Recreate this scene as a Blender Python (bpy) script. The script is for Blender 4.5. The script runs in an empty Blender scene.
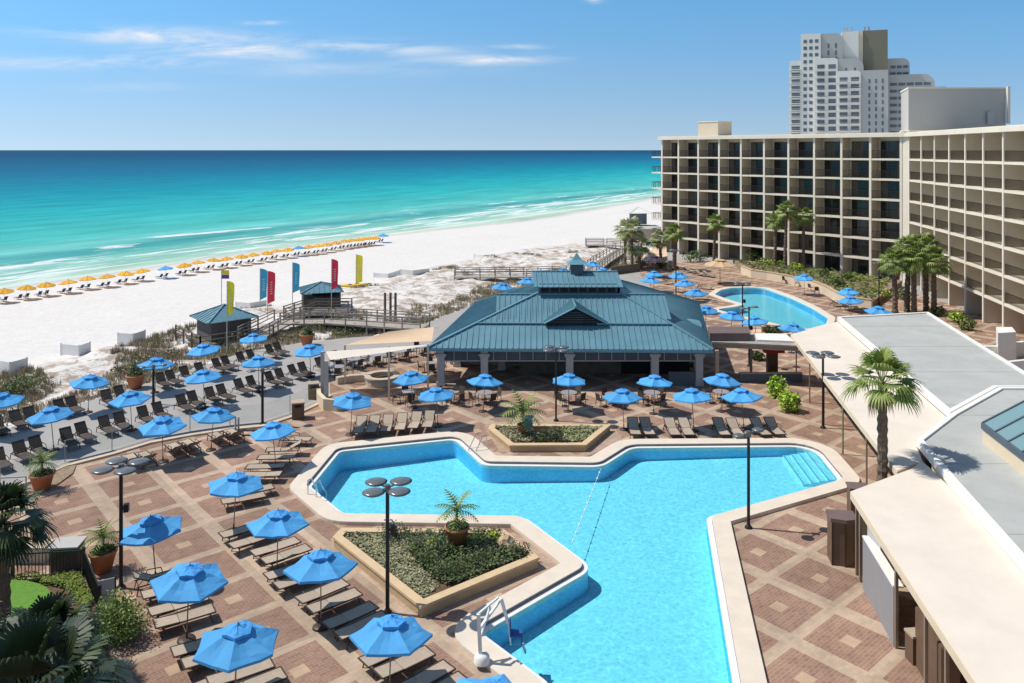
import bpy, math, random
from mathutils import Vector, Matrix, noise
from mathutils.geometry import tessellate_polygon
rnd = random.Random(7)
PI = math.pi
scene = bpy.context.scene
COL = scene.collection
H, F, HZ, CX = 17.0, 800.0, 150.0, 512.0

def G(x, y, z=0.0):
    """point of the horizontal plane at height z seen at photo pixel x, y (used once to survey the site plan)"""
    d = (H - z) * F / (y - HZ)
    return Vector(((x - CX) * d / F, d, z))
def Gx(x, y, z=0.0):
    v = G(x, y, z); return (v.x, v.y)

# ------------------------------------------------------------------ materials
def new_mat(name):
    m = bpy.data.materials.new(name); m.use_nodes = True
    nt = m.node_tree; b = nt.nodes['Principled BSDF']
    return m, nt, b
def N(nt, t, **kw):
    n = nt.nodes.new(t)
    for k, v in kw.items(): setattr(n, k, v)
    return n
def mat(name, col, rough=0.7, var=0.18, scale=3.0, metal=0.0, bump=0.0, bscale=None, spec=0.3, rand=0.0, transl=0.0, stretch=None):
    m, nt, b = new_mat(name)
    L = nt.links
    tc = N(nt, 'ShaderNodeTexCoord'); src = tc.outputs['Object']
    if stretch:
        mp = N(nt, 'ShaderNodeMapping'); mp.inputs['Scale'].default_value = stretch
        L.new(src, mp.inputs['Vector']); src = mp.outputs['Vector']
    nz = N(nt, 'ShaderNodeTexNoise'); nz.inputs['Scale'].default_value = scale; nz.inputs['Detail'].default_value = 6
    nz.inputs['Roughness'].default_value = .65
    L.new(src, nz.inputs['Vector'])
    mr = N(nt, 'ShaderNodeMapRange'); mr.inputs[1].default_value = .3; mr.inputs[2].default_value = .7
    mr.inputs[3].default_value = 1 - var; mr.inputs[4].default_value = 1 + var
    L.new(nz.outputs['Fac'], mr.inputs[0])
    out = mr.outputs[0]
    if rand:
        oi = N(nt, 'ShaderNodeObjectInfo'); r2 = N(nt, 'ShaderNodeMapRange')
        r2.inputs[3].default_value = 1 - rand; r2.inputs[4].default_value = 1 + rand
        L.new(oi.outputs['Random'], r2.inputs[0])
        mu = N(nt, 'ShaderNodeMath', operation='MULTIPLY'); L.new(out, mu.inputs[0]); L.new(r2.outputs[0], mu.inputs[1]); out = mu.outputs[0]
    vm = N(nt, 'ShaderNodeVectorMath', operation='SCALE'); vm.inputs[0].default_value = col[:3]
    L.new(out, vm.inputs['Scale']); L.new(vm.outputs[0], b.inputs['Base Color'])
    b.inputs['Roughness'].default_value = rough; b.inputs['Metallic'].default_value = metal
    b.inputs['Specular IOR Level'].default_value = spec
    if bump:
        nb = N(nt, 'ShaderNodeTexNoise'); nb.inputs['Scale'].default_value = bscale or scale * 6; nb.inputs['Detail'].default_value = 4
        L.new(src, nb.inputs['Vector'])
        bp = N(nt, 'ShaderNodeBump'); bp.inputs['Strength'].default_value = bump; bp.inputs['Distance'].default_value = .05
        L.new(nb.outputs['Fac'], bp.inputs['Height']); L.new(bp.outputs[0], b.inputs['Normal'])
    if transl:
        tr = N(nt, 'ShaderNodeBsdfTranslucent'); L.new(vm.outputs[0], tr.inputs['Color'])
        mx = N(nt, 'ShaderNodeMixShader'); mx.inputs[0].default_value = transl
        L.new(b.outputs[0], mx.inputs[1]); L.new(tr.outputs[0], mx.inputs[2])
        L.new(mx.outputs[0], nt.nodes['Material Output'].inputs['Surface'])
    return m

M = {}
M['blue'] = mat('umbrella_blue', (.10, .43, .84), .75, .07, 1.5, rand=.09, transl=.22, bump=.25, bscale=5)
M['blue_in'] = mat('umbrella_vent_blue', (.085, .38, .80), .75, .08, 2.5, rand=.07, transl=.12)
M['yellow'] = mat('beach_umbrella_yellow', (.93, .50, .05), .8, .08, 2, rand=.10, transl=.25)
M['tanumb'] = mat('umbrella_tan', (.66, .46, .27), .8, .08, 2, transl=.15)
M['darkumb'] = mat('umbrella_dark', (.06, .045, .07), .8, .08, 2)
M['pole'] = mat('umbrella_pole', (.30, .23, .17), .5, .1, 4, metal=.3)
M['black'] = mat('black_metal', (.018, .017, .019), .45, .15, 4, spec=.4)
M['lampglass'] = mat('lamp_head_grey', (.16, .17, .17), .3, .15, 5, spec=.6, metal=.3)
M['taupe'] = mat('sling_taupe', (.44, .35, .265), .85, .10, 6, rand=.10, bump=.2, bscale=60)
M['dkbrown'] = mat('sling_dark_brown', (.085, .066, .054), .8, .15, 6, rand=.15)
M['railing'] = mat('balcony_railing_dark', (.03, .024, .02), .5, .1, 4)
M['bronze'] = mat('frame_bronze', (.075, .055, .042), .5, .15, 5, metal=.2)
M['white'] = mat('white_paint', (.80, .78, .74), .6, .05, 1.2)
M['steel'] = mat('stainless_steel', (.62, .62, .62), .25, .05, 4, metal=.9)
M['navy'] = mat('beach_sling_navy', (.03, .06, .17), .8, .1, 5)
M['cream'] = mat('cream_stucco', (.70, .58, .42), .85, .06, .8, bump=.15, bscale=25)
M['hotel'] = mat('hotel_stucco', (.65, .56, .43), .85, .07, .35, bump=.1, bscale=15)
M['hoteledge'] = mat('hotel_edge_paint', (.78, .71, .59), .8, .06, .5)
M['hotelin'] = mat('balcony_wall_paint', (.69, .60, .47), .85, .08, .8)
M['creamroof'] = mat('cream_roof_membrane', (.73, .645, .545), .85, .06, .6, bump=.1, bscale=8)
M['greyroof'] = mat('grey_roof_membrane', (.43, .44, .415), .85, .10, .5, bump=.1, bscale=8)
M['greylap'] = mat('grey_roof_lap', (.41, .42, .395), .85, .10, .8)
M['trim'] = mat('white_trim', (.80, .78, .73), .6, .04, 1)
M['teal'] = mat('teal_metal_roof', (.13, .27, .33), .45, .14, .5, metal=.1, spec=.5)
M['tealdk'] = mat('teal_ridge_metal', (.145, .30, .36), .45, .12, .6, metal=.1, spec=.5)
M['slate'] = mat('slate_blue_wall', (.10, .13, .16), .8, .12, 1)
M['hutwall'] = mat('hut_wall_dark', (.14, .13, .13), .8, .12, 1)
M['column'] = mat('column_grey_paint', (.48, .49, .50), .7, .06, 1)
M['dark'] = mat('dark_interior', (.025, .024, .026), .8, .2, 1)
M['wood'] = mat('weathered_wood', (.37, .33, .285), .85, .25, 2, bump=.3, bscale=20, stretch=(1, 1, 6))
M['wooddk'] = mat('dark_weathered_wood', (.17, .145, .12), .85, .25, 2, bump=.3, bscale=20)
M['brownwood'] = mat('brown_panel', (.15, .095, .06), .6, .15, 2)
M['brownlid'] = mat('brown_cover', (.17, .12, .11), .6, .1, 2)
M['terracotta'] = mat('terracotta', (.46, .18, .09), .75, .12, 3, bump=.1)
M['soil'] = mat('mulch', (.13, .085, .05), .95, .4, 12, bump=.6, bscale=30)
M['gravel'] = mat('bark_mulch_gravel', (.30, .22, .15), .95, .45, 9, bump=.6, bscale=20)
M['planter'] = mat('planter_stucco', (.50, .37, .22), .85, .12, 1.5, bump=.2)
M['plantertop'] = mat('planter_cap', (.62, .46, .28), .8, .08, 2, bump=.15)
M['coping'] = mat('pool_coping', (.70, .61, .50), .8, .07, 1.2, bump=.1, bscale=40)
M['lip'] = mat('pool_lip', (.78, .77, .75), .5, .05, 2)
M['gutter'] = mat('gutter_slot', (.20, .18, .19), .7, .2, 8)
M['concrete'] = mat('grey_concrete', (.37, .35, .33), .9, .08, .45, bump=.15, bscale=20)
M['kerb'] = mat('kerb_stone', (.60, .49, .36), .85, .10, 1.5, bump=.1)
M['stonecap'] = mat('fire_ring_stone', (.50, .43, .34), .85, .18, 3, bump=.3)
M['leafpalm'] = mat('palm_frond', (.19, .26, .055), .55, .3, 1.2, spec=.4, transl=.2)
M['leafpalmlit'] = mat('palm_frond_light', (.32, .39, .11), .55, .3, 1.2, spec=.4, transl=.2)
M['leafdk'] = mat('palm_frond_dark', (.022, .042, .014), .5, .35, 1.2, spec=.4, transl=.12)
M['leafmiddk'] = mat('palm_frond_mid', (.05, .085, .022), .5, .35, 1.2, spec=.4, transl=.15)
M['leafdead'] = mat('palm_frond_dead', (.30, .22, .12), .9, .3, 3)
M['trunk'] = mat('palm_trunk', (.155, .115, .085), .95, .4, 6, bump=.8, bscale=12)
M['leafmid'] = mat('shrub_leaf', (.13, .20, .05), .6, .4, 2, transl=.2)
M['leafyellow'] = mat('shrub_leaf_lime', (.60, .82, .10), .6, .25, 2, transl=.25)
M['leafgrey'] = mat('shrub_leaf_grey', (.17, .20, .11), .7, .35, 2, transl=.15)
M['leafolive'] = mat('groundcover_olive', (.44, .43, .25), .75, .3, 3, transl=.15)
M['flower'] = mat('yellow_flowers', (.65, .6, .12), .7, .2, 3)
M['grassdry'] = mat('dune_grass_dry', (.42, .35, .23), .9, .35, 1)
M['grassgrn'] = mat('dune_grass_green', (.23, .24, .12), .85, .35, 1)
M['grassbrn'] = mat('dune_litter_brown', (.29, .235, .175), .95, .4, 1)
M['turf'] = mat('lawn_turf', (.12, .26, .035), .9, .2, 6, bump=.4, bscale=60)
M['turflime'] = mat('hedge_lime', (.24, .30, .05), .8, .3, 4, transl=.2)
M['flagyellow'] = mat('flag_yellow', (.84, .74, .05), .7, .08, 2, transl=.3)
M['flagred'] = mat('flag_red', (.78, .05, .09), .7, .08, 2, transl=.3)
M['flagblue'] = mat('flag_blue', (.05, .38, .58), .7, .08, 2, transl=.3)
M['purple'] = mat('flag_purple', (.16, .06, .30), .7, .08, 2)
M['kayak'] = mat('kayak_yellow', (.85, .55, .03), .4, .05, 2)
M['sail'] = mat('sail_peach', (.80, .60, .40), .8, .05, .8, transl=.2)
M['sailw'] = mat('sail_cream', (.80, .74, .64), .8, .05, .8, transl=.2)
M['windfence'] = mat('wind_fence', (.80, .79, .76), .7, .04, 1)
M['towerwhite'] = mat('tower_white', (.78, .75, .70), .8, .05, .05)
M['towergrey'] = mat('tower_grey_and_shade', (.46, .46, .45), .8, .06, .05)
M['towertan'] = mat('tower_tan', (.21, .19, .145), .85, .06, .05)
M['towerdark'] = mat('tower_glass', (.13, .15, .18), .3, .3, .2, spec=.5)
M['block'] = mat('service_block_grey', (.47, .455, .43), .85, .05, .15)
M['tabletop'] = mat('table_top', (.34, .31, .31), .35, .1, 3, spec=.5)
M['liftblue'] = mat('lift_seat_blue', (.03, .10, .33), .5, .05, 2)
M['signblue'] = mat('sign_panel_blue', (.10, .22, .36), .5, .05, 2)
M['red'] = mat('red_paint', (.5, .04, .03), .5, .1, 2)
M['canvaswhite'] = mat('white_panel_wall', (.29, .28, .285), .7, .05, 1)
M['boulder'] = mat('sandstone', (.52, .38, .24), .9, .25, 2, bump=.5, bscale=6)

def glassmat(name, col, rough=.08):
    m, nt, b = new_mat(name)
    b.inputs['Base Color'].default_value = (*col, 1); b.inputs['Roughness'].default_value = rough
    b.inputs['Specular IOR Level'].default_value = .6
    return m
M['glassdark'] = glassmat('dark_window_glass', (.012, .015, .018), .12)
M['curtain'] = mat('curtain_cloth', (.13, .115, .095), .9, .2, 3)
M['skylight'] = glassmat('skylight_glass', (.20, .33, .34), .15)

def clearglass():
    m, nt, b = new_mat('fence_glass'); L = nt.links
    t = N(nt, 'ShaderNodeBsdfTransparent'); t.inputs[0].default_value = (.93, .95, .95, 1)
    g = N(nt, 'ShaderNodeBsdfGlossy'); g.inputs['Roughness'].default_value = .05
    mx = N(nt, 'ShaderNodeMixShader'); fr = N(nt, 'ShaderNodeFresnel'); fr.inputs[0].default_value = 1.15
    L.new(fr.outputs[0], mx.inputs[0]); L.new(t.outputs[0], mx.inputs[1]); L.new(g.outputs[0], mx.inputs[2])
    L.new(mx.outputs[0], nt.nodes['Material Output'].inputs['Surface'])
    return m
M['clearglass'] = clearglass()

def watermat(name, tint, bscale=3.0, bstr=.10):
    m, nt, b = new_mat(name); L = nt.links
    tc = N(nt, 'ShaderNodeTexCoord')
    wv = N(nt, 'ShaderNodeTexNoise'); wv.inputs['Scale'].default_value = .9; wv.inputs['Detail'].default_value = 2
    L.new(tc.outputs['Object'], wv.inputs['Vector'])
    add = N(nt, 'ShaderNodeMixRGB', blend_type='ADD'); add.inputs[0].default_value = .8
    L.new(tc.outputs['Object'], add.inputs[1]); L.new(wv.outputs['Color'], add.inputs[2])
    vo = N(nt, 'ShaderNodeTexVoronoi', feature='SMOOTH_F1'); vo.inputs['Scale'].default_value = 6.5
    L.new(add.outputs[0], vo.inputs['Vector'])
    mr = N(nt, 'ShaderNodeMapRange'); mr.inputs[1].default_value = .1; mr.inputs[2].default_value = .75
    mr.inputs[3].default_value = .88; mr.inputs[4].default_value = 1.07
    L.new(vo.outputs['Distance'], mr.inputs[0])
    ve = N(nt, 'ShaderNodeTexVoronoi', feature='DISTANCE_TO_EDGE'); ve.inputs['Scale'].default_value = 2.8; L.new(add.outputs[0], ve.inputs['Vector'])  # caustic net and sparkle painted as brightness in the water tint
    me_ = N(nt, 'ShaderNodeMapRange'); me_.interpolation_type = 'SMOOTHSTEP'; me_.inputs[1].default_value = 0.0; me_.inputs[2].default_value = .16
    me_.inputs[3].default_value = 1.06; me_.inputs[4].default_value = .98; L.new(ve.outputs['Distance'], me_.inputs[0])
    mm_ = N(nt, 'ShaderNodeMath', operation='MULTIPLY'); L.new(mr.outputs[0], mm_.inputs[0]); L.new(me_.outputs[0], mm_.inputs[1])
    sc = N(nt, 'ShaderNodeVectorMath', operation='SCALE'); sc.inputs[0].default_value = tint
    L.new(mm_.outputs[0], sc.inputs['Scale'])
    t = N(nt, 'ShaderNodeBsdfTransparent'); L.new(sc.outputs[0], t.inputs[0])
    g = N(nt, 'ShaderNodeBsdfGlossy'); g.inputs['Roughness'].default_value = .06
    nz = N(nt, 'ShaderNodeTexNoise'); nz.inputs['Scale'].default_value = bscale; nz.inputs['Detail'].default_value = 5
    L.new(tc.outputs['Object'], nz.inputs['Vector'])
    bp = N(nt, 'ShaderNodeBump'); bp.inputs['Strength'].default_value = bstr; bp.inputs['Distance'].default_value = .12
    L.new(nz.outputs['Fac'], bp.inputs['Height']); L.new(bp.outputs[0], g.inputs['Normal'])
    fr = N(nt, 'ShaderNodeFresnel'); fr.inputs[0].default_value = 1.33; L.new(bp.outputs[0], fr.inputs['Normal'])
    mx = N(nt, 'ShaderNodeMixShader')
    L.new(fr.outputs[0], mx.inputs[0]); L.new(t.outputs[0], mx.inputs[1]); L.new(g.outputs[0], mx.inputs[2])
    L.new(mx.outputs[0], nt.nodes['Material Output'].inputs['Surface'])
    return m
M['water'] = watermat('pool_water', (.44, .875, .975))
M['plaster'] = mat('pool_plaster', (.80, .92, .96), .8, .07, 2.5, bump=.1, bscale=8)
M['poolwall'] = mat('pool_wall_tile_shade', (.25, .66, .98), .6, .06, 2.5)  # blue wall tile, made bluer so its colour carries the wall's shade
M['plaster2'] = mat('shallow_pool_plaster', (.78, .88, .90), .8, .05, 1.5)

# ------------------------------------------------------------------ mesh builder
class MB:
    def __init__(s): s.v = []; s.f = []; s.m = []; s.mi = 0; s.sm = []
    def add(s, vs, fs, smooth=False):
        o = len(s.v); s.v += [tuple(p) for p in vs]
        for f in fs: s.f.append([i + o for i in f]); s.m.append(s.mi); s.sm.append(smooth)
    def box(s, c, size, rz=0.0, rot=None):
        hx, hy, hz = size[0] / 2, size[1] / 2, size[2] / 2
        R = rot if rot is not None else Matrix.Rotation(rz, 3, 'Z')
        c = Vector(c)
        vs = [c + R @ Vector((x, y, z)) for x in (-hx, hx) for y in (-hy, hy) for z in (-hz, hz)]
        s.add(vs, [(0, 1, 3, 2), (4, 6, 7, 5), (0, 4, 5, 1), (2, 3, 7, 6), (0, 2, 6, 4), (1, 5, 7, 3)])
    def bar(s, p0, p1, w, h=None, up=Vector((0, 0, 1))):
        """rectangular bar from p0 to p1"""
        p0, p1 = Vector(p0), Vector(p1); h = h or w
        d = (p1 - p0); L = d.length; d.normalize()
        if abs(d.dot(up)) > .98: up = Vector((1, 0, 0))
        sd = d.cross(up).normalized(); u = sd.cross(d)
        R = Matrix((d, sd, u)).transposed()
        s.box((p0 + p1) / 2, (L, w, h), rot=R)
    def cyl(s, p0, p1, r0, r1=None, n=8, caps=True, smooth=True):
        p0, p1 = Vector(p0), Vector(p1); r1 = r0 if r1 is None else r1
        d = (p1 - p0).normalized(); a = Vector((0, 0, 1)) if abs(d.z) < .9 else Vector((1, 0, 0))
        u = d.cross(a).normalized(); w = d.cross(u)
        vs = []
        for p, r in ((p0, r0), (p1, r1)):
            for k in range(n):
                t = 2 * PI * k / n; vs.append(p + (u * math.cos(t) + w * math.sin(t)) * r)
        s.add(vs, [(k, (k + 1) % n, n + (k + 1) % n, n + k) for k in range(n)], smooth)
        if caps: s.add(vs, [tuple(range(n - 1, -1, -1)), tuple(range(n, 2 * n))])
    def tube(s, pts, r, n=6):
        for a, b in zip(pts[:-1], pts[1:]): s.cyl(a, b, r, r, n)
    def lathe(s, prof, n=16, c=(0, 0, 0), smooth=True):
        vs = []
        for (r, z) in prof:
            for k in range(n):
                t = 2 * PI * k / n; vs.append((c[0] + r * math.cos(t), c[1] + r * math.sin(t), c[2] + z))
        fs = [(i * n + k, i * n + (k + 1) % n, (i + 1) * n + (k + 1) % n, (i + 1) * n + k) for i in range(len(prof) - 1) for k in range(n)]
        s.add(vs, fs, smooth)
    def prism(s, poly, z0, z1, bottom=True, top=True):
        n = len(poly)
        ar = sum(poly[i][0] * poly[(i + 1) % n][1] - poly[(i + 1) % n][0] * poly[i][1] for i in range(n))
        if ar < 0: poly = list(reversed(poly))
        vs = [(p[0], p[1], z0) for p in poly] + [(p[0], p[1], z1) for p in poly]
        fs = [(i, (i + 1) % n, n + (i + 1) % n, n + i) for i in range(n)]
        s.add(vs, fs)
        tri = tessellate_polygon([[Vector((p[0], p[1], 0)) for p in poly]])
        for t in tri:
            a, b, c = (Vector((*poly[i][:2], 0)) for i in t)
            if (b - a).cross(c - a).z < 0: t = (t[0], t[2], t[1])
            if top: s.add([vs[n + i] for i in t], [(0, 1, 2)])
            if bottom: s.add([vs[i] for i in t], [(2, 1, 0)])
    def sheet(s, loops, z):
        pts = [p for lp in loops for p in lp]
        tri = tessellate_polygon([[Vector((p[0], p[1], 0)) for p in lp] for lp in loops])
        for t in tri:
            a, b, c = (Vector((pts[i][0], pts[i][1], 0)) for i in t)
            if (b - a).cross(c - a).z < 0: t = (t[0], t[2], t[1])
            s.add([(pts[i][0], pts[i][1], z) for i in t], [(0, 1, 2)])
    def ring(s, A, B, za, zb):
        n = len(A)
        s.add([(p[0], p[1], za) for p in A] + [(p[0], p[1], zb) for p in B],
              [(i, (i + 1) % n, n + (i + 1) % n, n + i) for i in range(n)])
    def mesh(s, name, mats):
        me = bpy.data.meshes.new(name)
        me.from_pydata(s.v, [], s.f)
        if not isinstance(mats, (list, tuple)): mats = [mats]
        for m in mats: me.materials.append(m)
        me.polygons.foreach_set('material_index', [min(i, len(mats) - 1) for i in s.m])
        me.polygons.foreach_set('use_smooth', s.sm)
        me.update(); return me

KIDS = {}
def link(name, me, parent=None, loc=(0, 0, 0), rz=0.0):
    o = bpy.data.objects.new(name, me); COL.objects.link(o)
    o.location = loc; o.rotation_euler = (0, 0, rz)
    KIDS[o.name] = []
    if parent is not None: o.parent = parent; KIDS[parent.name].append(o)
    return o
def build(mb, name, mats, parent=None, loc=(0, 0, 0), rz=0.0): return link(name, mb.mesh(name, mats), parent, loc, rz)
LABELS = {}
def tag(o, label, cat, group=None):
    o['label'] = label; o['category'] = cat
    if group: o['group'] = group
    LABELS.setdefault(label, []).append(o.name)
    return o
def struct(o, label=None, kind='structure'):
    o['kind'] = kind
    if label: o['label'] = label
    return o
def thing(name, label, cat, loc=(0, 0, 0), rz=0.0, group=None):
    return tag(link(name, None, None, loc, rz), label, cat, group)
def dup(root, label, loc, rz=0.0, group=None, sc=None, rot=None):
    def cp(o, parent):
        c = o.copy(); COL.objects.link(c); KIDS[c.name] = []
        if parent is not None: c.parent = parent; KIDS[parent.name].append(c)
        for k in KIDS[o.name]: cp(k, c)
        return c
    r = cp(root, None); r.location = loc
    r.rotation_euler = rot if rot else (0, 0, rz)
    if sc: r.scale = (sc, sc, sc) if not isinstance(sc, (tuple, list)) else sc
    if group: r['group'] = group
    r['label'] = label; LABELS.setdefault(label, []).append(r.name)
    return r
class Proto:
    """first use moves the original, later uses copy it with its parts"""
    def __init__(s, root): s.root = root; s.used = False
    def put(s, label, loc, rz=0.0, group=None, sc=None, rot=None):
        if not s.used:
            s.used = True; r = s.root
            r.location = loc; r.rotation_euler = rot if rot else (0, 0, rz)
            if sc: r.scale = (sc, sc, sc) if not isinstance(sc, (tuple, list)) else sc
            if group: r['group'] = group
            r['label'] = label; LABELS.setdefault(label, []).append(r.name)
            return r
        return dup(s.root, label, loc, rz, group, sc, rot)
def blank(name, cat):
    o = link(name, None); o['category'] = cat; return o

# polygon tools
def ccw(P):
    a = sum(P[i][0] * P[(i + 1) % len(P)][1] - P[(i + 1) % len(P)][0] * P[i][1] for i in range(len(P)))
    return P if a > 0 else list(reversed(P))
def offset(P, d):
    n = len(P); out = []
    for i in range(n):
        p0, p, p1 = Vector(P[i - 1]), Vector(P[i]), Vector(P[(i + 1) % n])
        e0 = (p - p0).normalized(); e1 = (p1 - p).normalized()
        n0 = Vector((e0.y, -e0.x)); n1 = Vector((e1.y, -e1.x))
        m = n0 + n1; k = m.length_squared
        q = p + m * (2 * d / k if k > 1e-6 else 0) if k > .35 else p + (m.normalized() * d * 1.7)
        out.append((q.x, q.y))
    return out
def fillet(P, rs, d=0.0, seg=5):
    """rounded copy of ccw polygon P offset outwards by d; the same vertex count for every d"""
    Q = offset(P, d); n = len(P); out = []
    for i in range(n):
        p0, p, p1 = Vector(Q[i - 1]), Vector(Q[i]), Vector(Q[(i + 1) % n])
        a = (p0 - p).normalized(); b = (p1 - p).normalized()
        o0, o, o1 = Vector(P[i - 1]), Vector(P[i]), Vector(P[(i + 1) % n])
        cr = (o - o0).x * (o1 - o).y - (o - o0).y * (o1 - o).x
        r = max(.08, rs[i] + (d if cr > 0 else -d))
        ang = math.acos(max(-1, min(1, a.dot(b)))); t = r / math.tan(ang / 2)
        t = min(t, (p0 - p).length * .45, (p1 - p).length * .45); r = t * math.tan(ang / 2)
        bis = (a + b).normalized(); c = p + bis * (r / math.sin(ang / 2))
        s0, s1 = p + a * t, p + b * t
        v0, v1 = s0 - c, s1 - c
        a0 = math.atan2(v0.y, v0.x); da = math.atan2(v1.y, v1.x) - a0
        while da > PI: da -= 2 * PI
        while da < -PI: da += 2 * PI
        for k in range(seg + 1):
            q = a0 + da * k / seg; out.append((c.x + r * math.cos(q), c.y + r * math.sin(q)))
    return out
def seg_dist(px, py, A, B):
    ax, ay = A; bx, by = B; dx, dy = bx - ax, by - ay
    t = max(0, min(1, ((px - ax) * dx + (py - ay) * dy) / (dx * dx + dy * dy + 1e-12)))
    return math.hypot(px - ax - t * dx, py - ay - t * dy)
def inside(px, py, P):
    c = False; j = len(P) - 1
    for i in range(len(P)):
        if (P[i][1] > py) != (P[j][1] > py) and px < (P[j][0] - P[i][0]) * (py - P[i][1]) / (P[j][1] - P[i][1]) + P[i][0]: c = not c
        j = i
    return c
def sdist(px, py, P):
    d = min(seg_dist(px, py, P[i - 1], P[i]) for i in range(len(P)))
    return -d if inside(px, py, P) else d
def sstep(a, b, x):
    t = max(0, min(1, (x - a) / (b - a))); return t * t * (3 - 2 * t)

def ribbon(mb, pts, w, z0, z1):
    n = len(pts); Lf, Rt = [], []
    for i in range(n):
        a = Vector(pts[max(0, i - 1)][:2]); b = Vector(pts[min(n - 1, i + 1)][:2]); d = (b - a).normalized(); q = Vector((-d.y, d.x)) * w / 2
        p = Vector(pts[i][:2]); Lf.append(p + q); Rt.append(p - q)
    for i in range(n - 1):
        A = [Rt[i], Rt[i + 1], Lf[i + 1], Lf[i]]
        vs = [(p.x, p.y, z0) for p in A] + [(p.x, p.y, z1) for p in A]
        fs = [(4, 5, 6, 7), (0, 1, 5, 4), (2, 3, 7, 6)]
        if i == 0: fs.append((3, 0, 4, 7))
        if i == n - 2: fs.append((1, 2, 6, 5))
        mb.add(vs, fs)
SUN_E = 3.8; SKY_S = .128; EXPO = 0.19; SKY_AIR = 1.0; SKY_DUST = .3; SKY_OZ = 1.8; SKY_LIFT = .12
SKY_TINT0 = (.88, .86, .85, 1); SKY_TINT1 = (.61, .99, 1.10, 1); CLOUD_COL = (6.6, 6.5, 6.5, 1)
SEA_STOPS = [(0, (.42, .57, .45)), (6, (.28, .51, .42)), (18, (.17, .48, .41)), (45, (.08, .45, .41)), (110, (.026, .38, .40)), (220, (.008, .26, .34)), (480, (.008, .15, .265)), (3000, (.007, .07, .155))]
# ------------------------------------------------------------------ camera, light, sky
cam = bpy.data.cameras.new('camera'); co = bpy.data.objects.new('camera', cam); COL.objects.link(co)
co.location = (0, 0, H); co.rotation_euler = (PI / 2, 0, 0)
cam.sensor_width = 36; cam.lens = 36 * F / 1024; cam.shift_y = -(341.5 - HZ) / 1024
cam.clip_start = .1; cam.clip_end = 90000
scene.camera = co
SUNV = Vector((-1.0, .2, 1.5)).normalized()
sun = bpy.data.lights.new('sun', 'SUN'); sun.energy = SUN_E; sun.angle = math.radians(.5); sun.color = (1, .95, .875)
so = bpy.data.objects.new('sun', sun); COL.objects.link(so); so.rotation_euler = (-SUNV).to_track_quat('-Z', 'Y').to_euler()
w = bpy.data.worlds.new('World'); scene.world = w; w.use_nodes = True
nt = w.node_tree; bg = nt.nodes['Background']; L = nt.links
sky = N(nt, 'ShaderNodeTexSky'); sky.sky_type = 'NISHITA'; sky.sun_disc = False
sky.sun_elevation = math.asin(SUNV.z); sky.sun_rotation = math.atan2(SUNV.x, SUNV.y)
sky.air_density = SKY_AIR; sky.dust_density = SKY_DUST; sky.ozone_density = SKY_OZ; sky.altitude = 0
tc = N(nt, 'ShaderNodeTexCoord'); sp = N(nt, 'ShaderNodeSeparateXYZ'); L.new(tc.outputs['Generated'], sp.inputs[0])
lift = N(nt, 'ShaderNodeVectorMath', operation='ADD'); lift.inputs[1].default_value = (0, 0, SKY_LIFT); L.new(tc.outputs['Generated'], lift.inputs[0])
nrm_ = N(nt, 'ShaderNodeVectorMath', operation='NORMALIZE'); L.new(lift.outputs[0], nrm_.inputs[0]); L.new(nrm_.outputs[0], sky.inputs['Vector'])
def mth(op, a, b=None, c=None):
    n = N(nt, 'ShaderNodeMath', operation=op)
    for i, v in enumerate((a, b, c)):
        if v is None: continue
        if isinstance(v, (int, float)): n.inputs[i].default_value = v
        else: L.new(v, n.inputs[i])
    return n.outputs[0]
ysafe = mth('MAXIMUM', sp.outputs['Y'], .05)
u = mth('DIVIDE', sp.outputs['X'], ysafe); v = mth('DIVIDE', sp.outputs['Z'], ysafe)
cmb = N(nt, 'ShaderNodeCombineXYZ'); L.new(mth('MULTIPLY', u, 6.5), cmb.inputs[0]); L.new(mth('MULTIPLY', v, 34.0), cmb.inputs[1])
cn = N(nt, 'ShaderNodeTexNoise'); cn.inputs['Scale'].default_value = 1.0; cn.inputs['Detail'].default_value = 9; cn.inputs['Roughness'].default_value = .62
cn.inputs['Distortion'].default_value = .5
L.new(cmb.outputs[0], cn.inputs['Vector'])
def blob(cu, cv, su, sv, k=1.0, tilt=0.0):
    a = mth('DIVIDE', mth('SUBTRACT', u, cu), su)
    vv = mth('ADD', v, mth('MULTIPLY', mth('SUBTRACT', u, cu), tilt))
    b = mth('DIVIDE', mth('SUBTRACT', vv, cv), sv)
    r = mth('ADD', mth('MULTIPLY', a, a), mth('MULTIPLY', b, b))
    return mth('MULTIPLY', mth('POWER', 2.718, mth('MULTIPLY', r, -1.0)), k)
def bp_(x, y): return ((x - CX) / F, (HZ - y) / F)
bl = None
for (x, y, sx, sy, k, tl) in ((170, 37, 95, 8, 1.0, .02), (235, 50, 80, 9, .95, .03), (110, 62, 130, 7, .55, 0), (365, 47, 90, 7, .8, .04), (485, 60, 62, 5.5, .85, -.01), (262, 23, 22, 2.2, .8, 0), (60, 30, 60, 4, .4, 0), (515, 47, 26, 2.5, .55, 0), (595, 0, 8, 3, .8, 0), (330, 68, 160, 8, .22, 0), (130, 87, 60, 4, .28, 0)):
    cu, cv = bp_(x, y); q = blob(cu, cv, sx / F, sy / F, k, tl)
    bl = q if bl is None else mth('MAXIMUM', bl, q)
cf = mth('MULTIPLY', bl, mth('SUBTRACT', mth('MULTIPLY', cn.outputs['Fac'], 4.6), 1.75))
cl = N(nt, 'ShaderNodeClamp'); L.new(cf, cl.inputs[0])
cloudf = mth('MULTIPLY', cl.outputs[0], .88)
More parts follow.
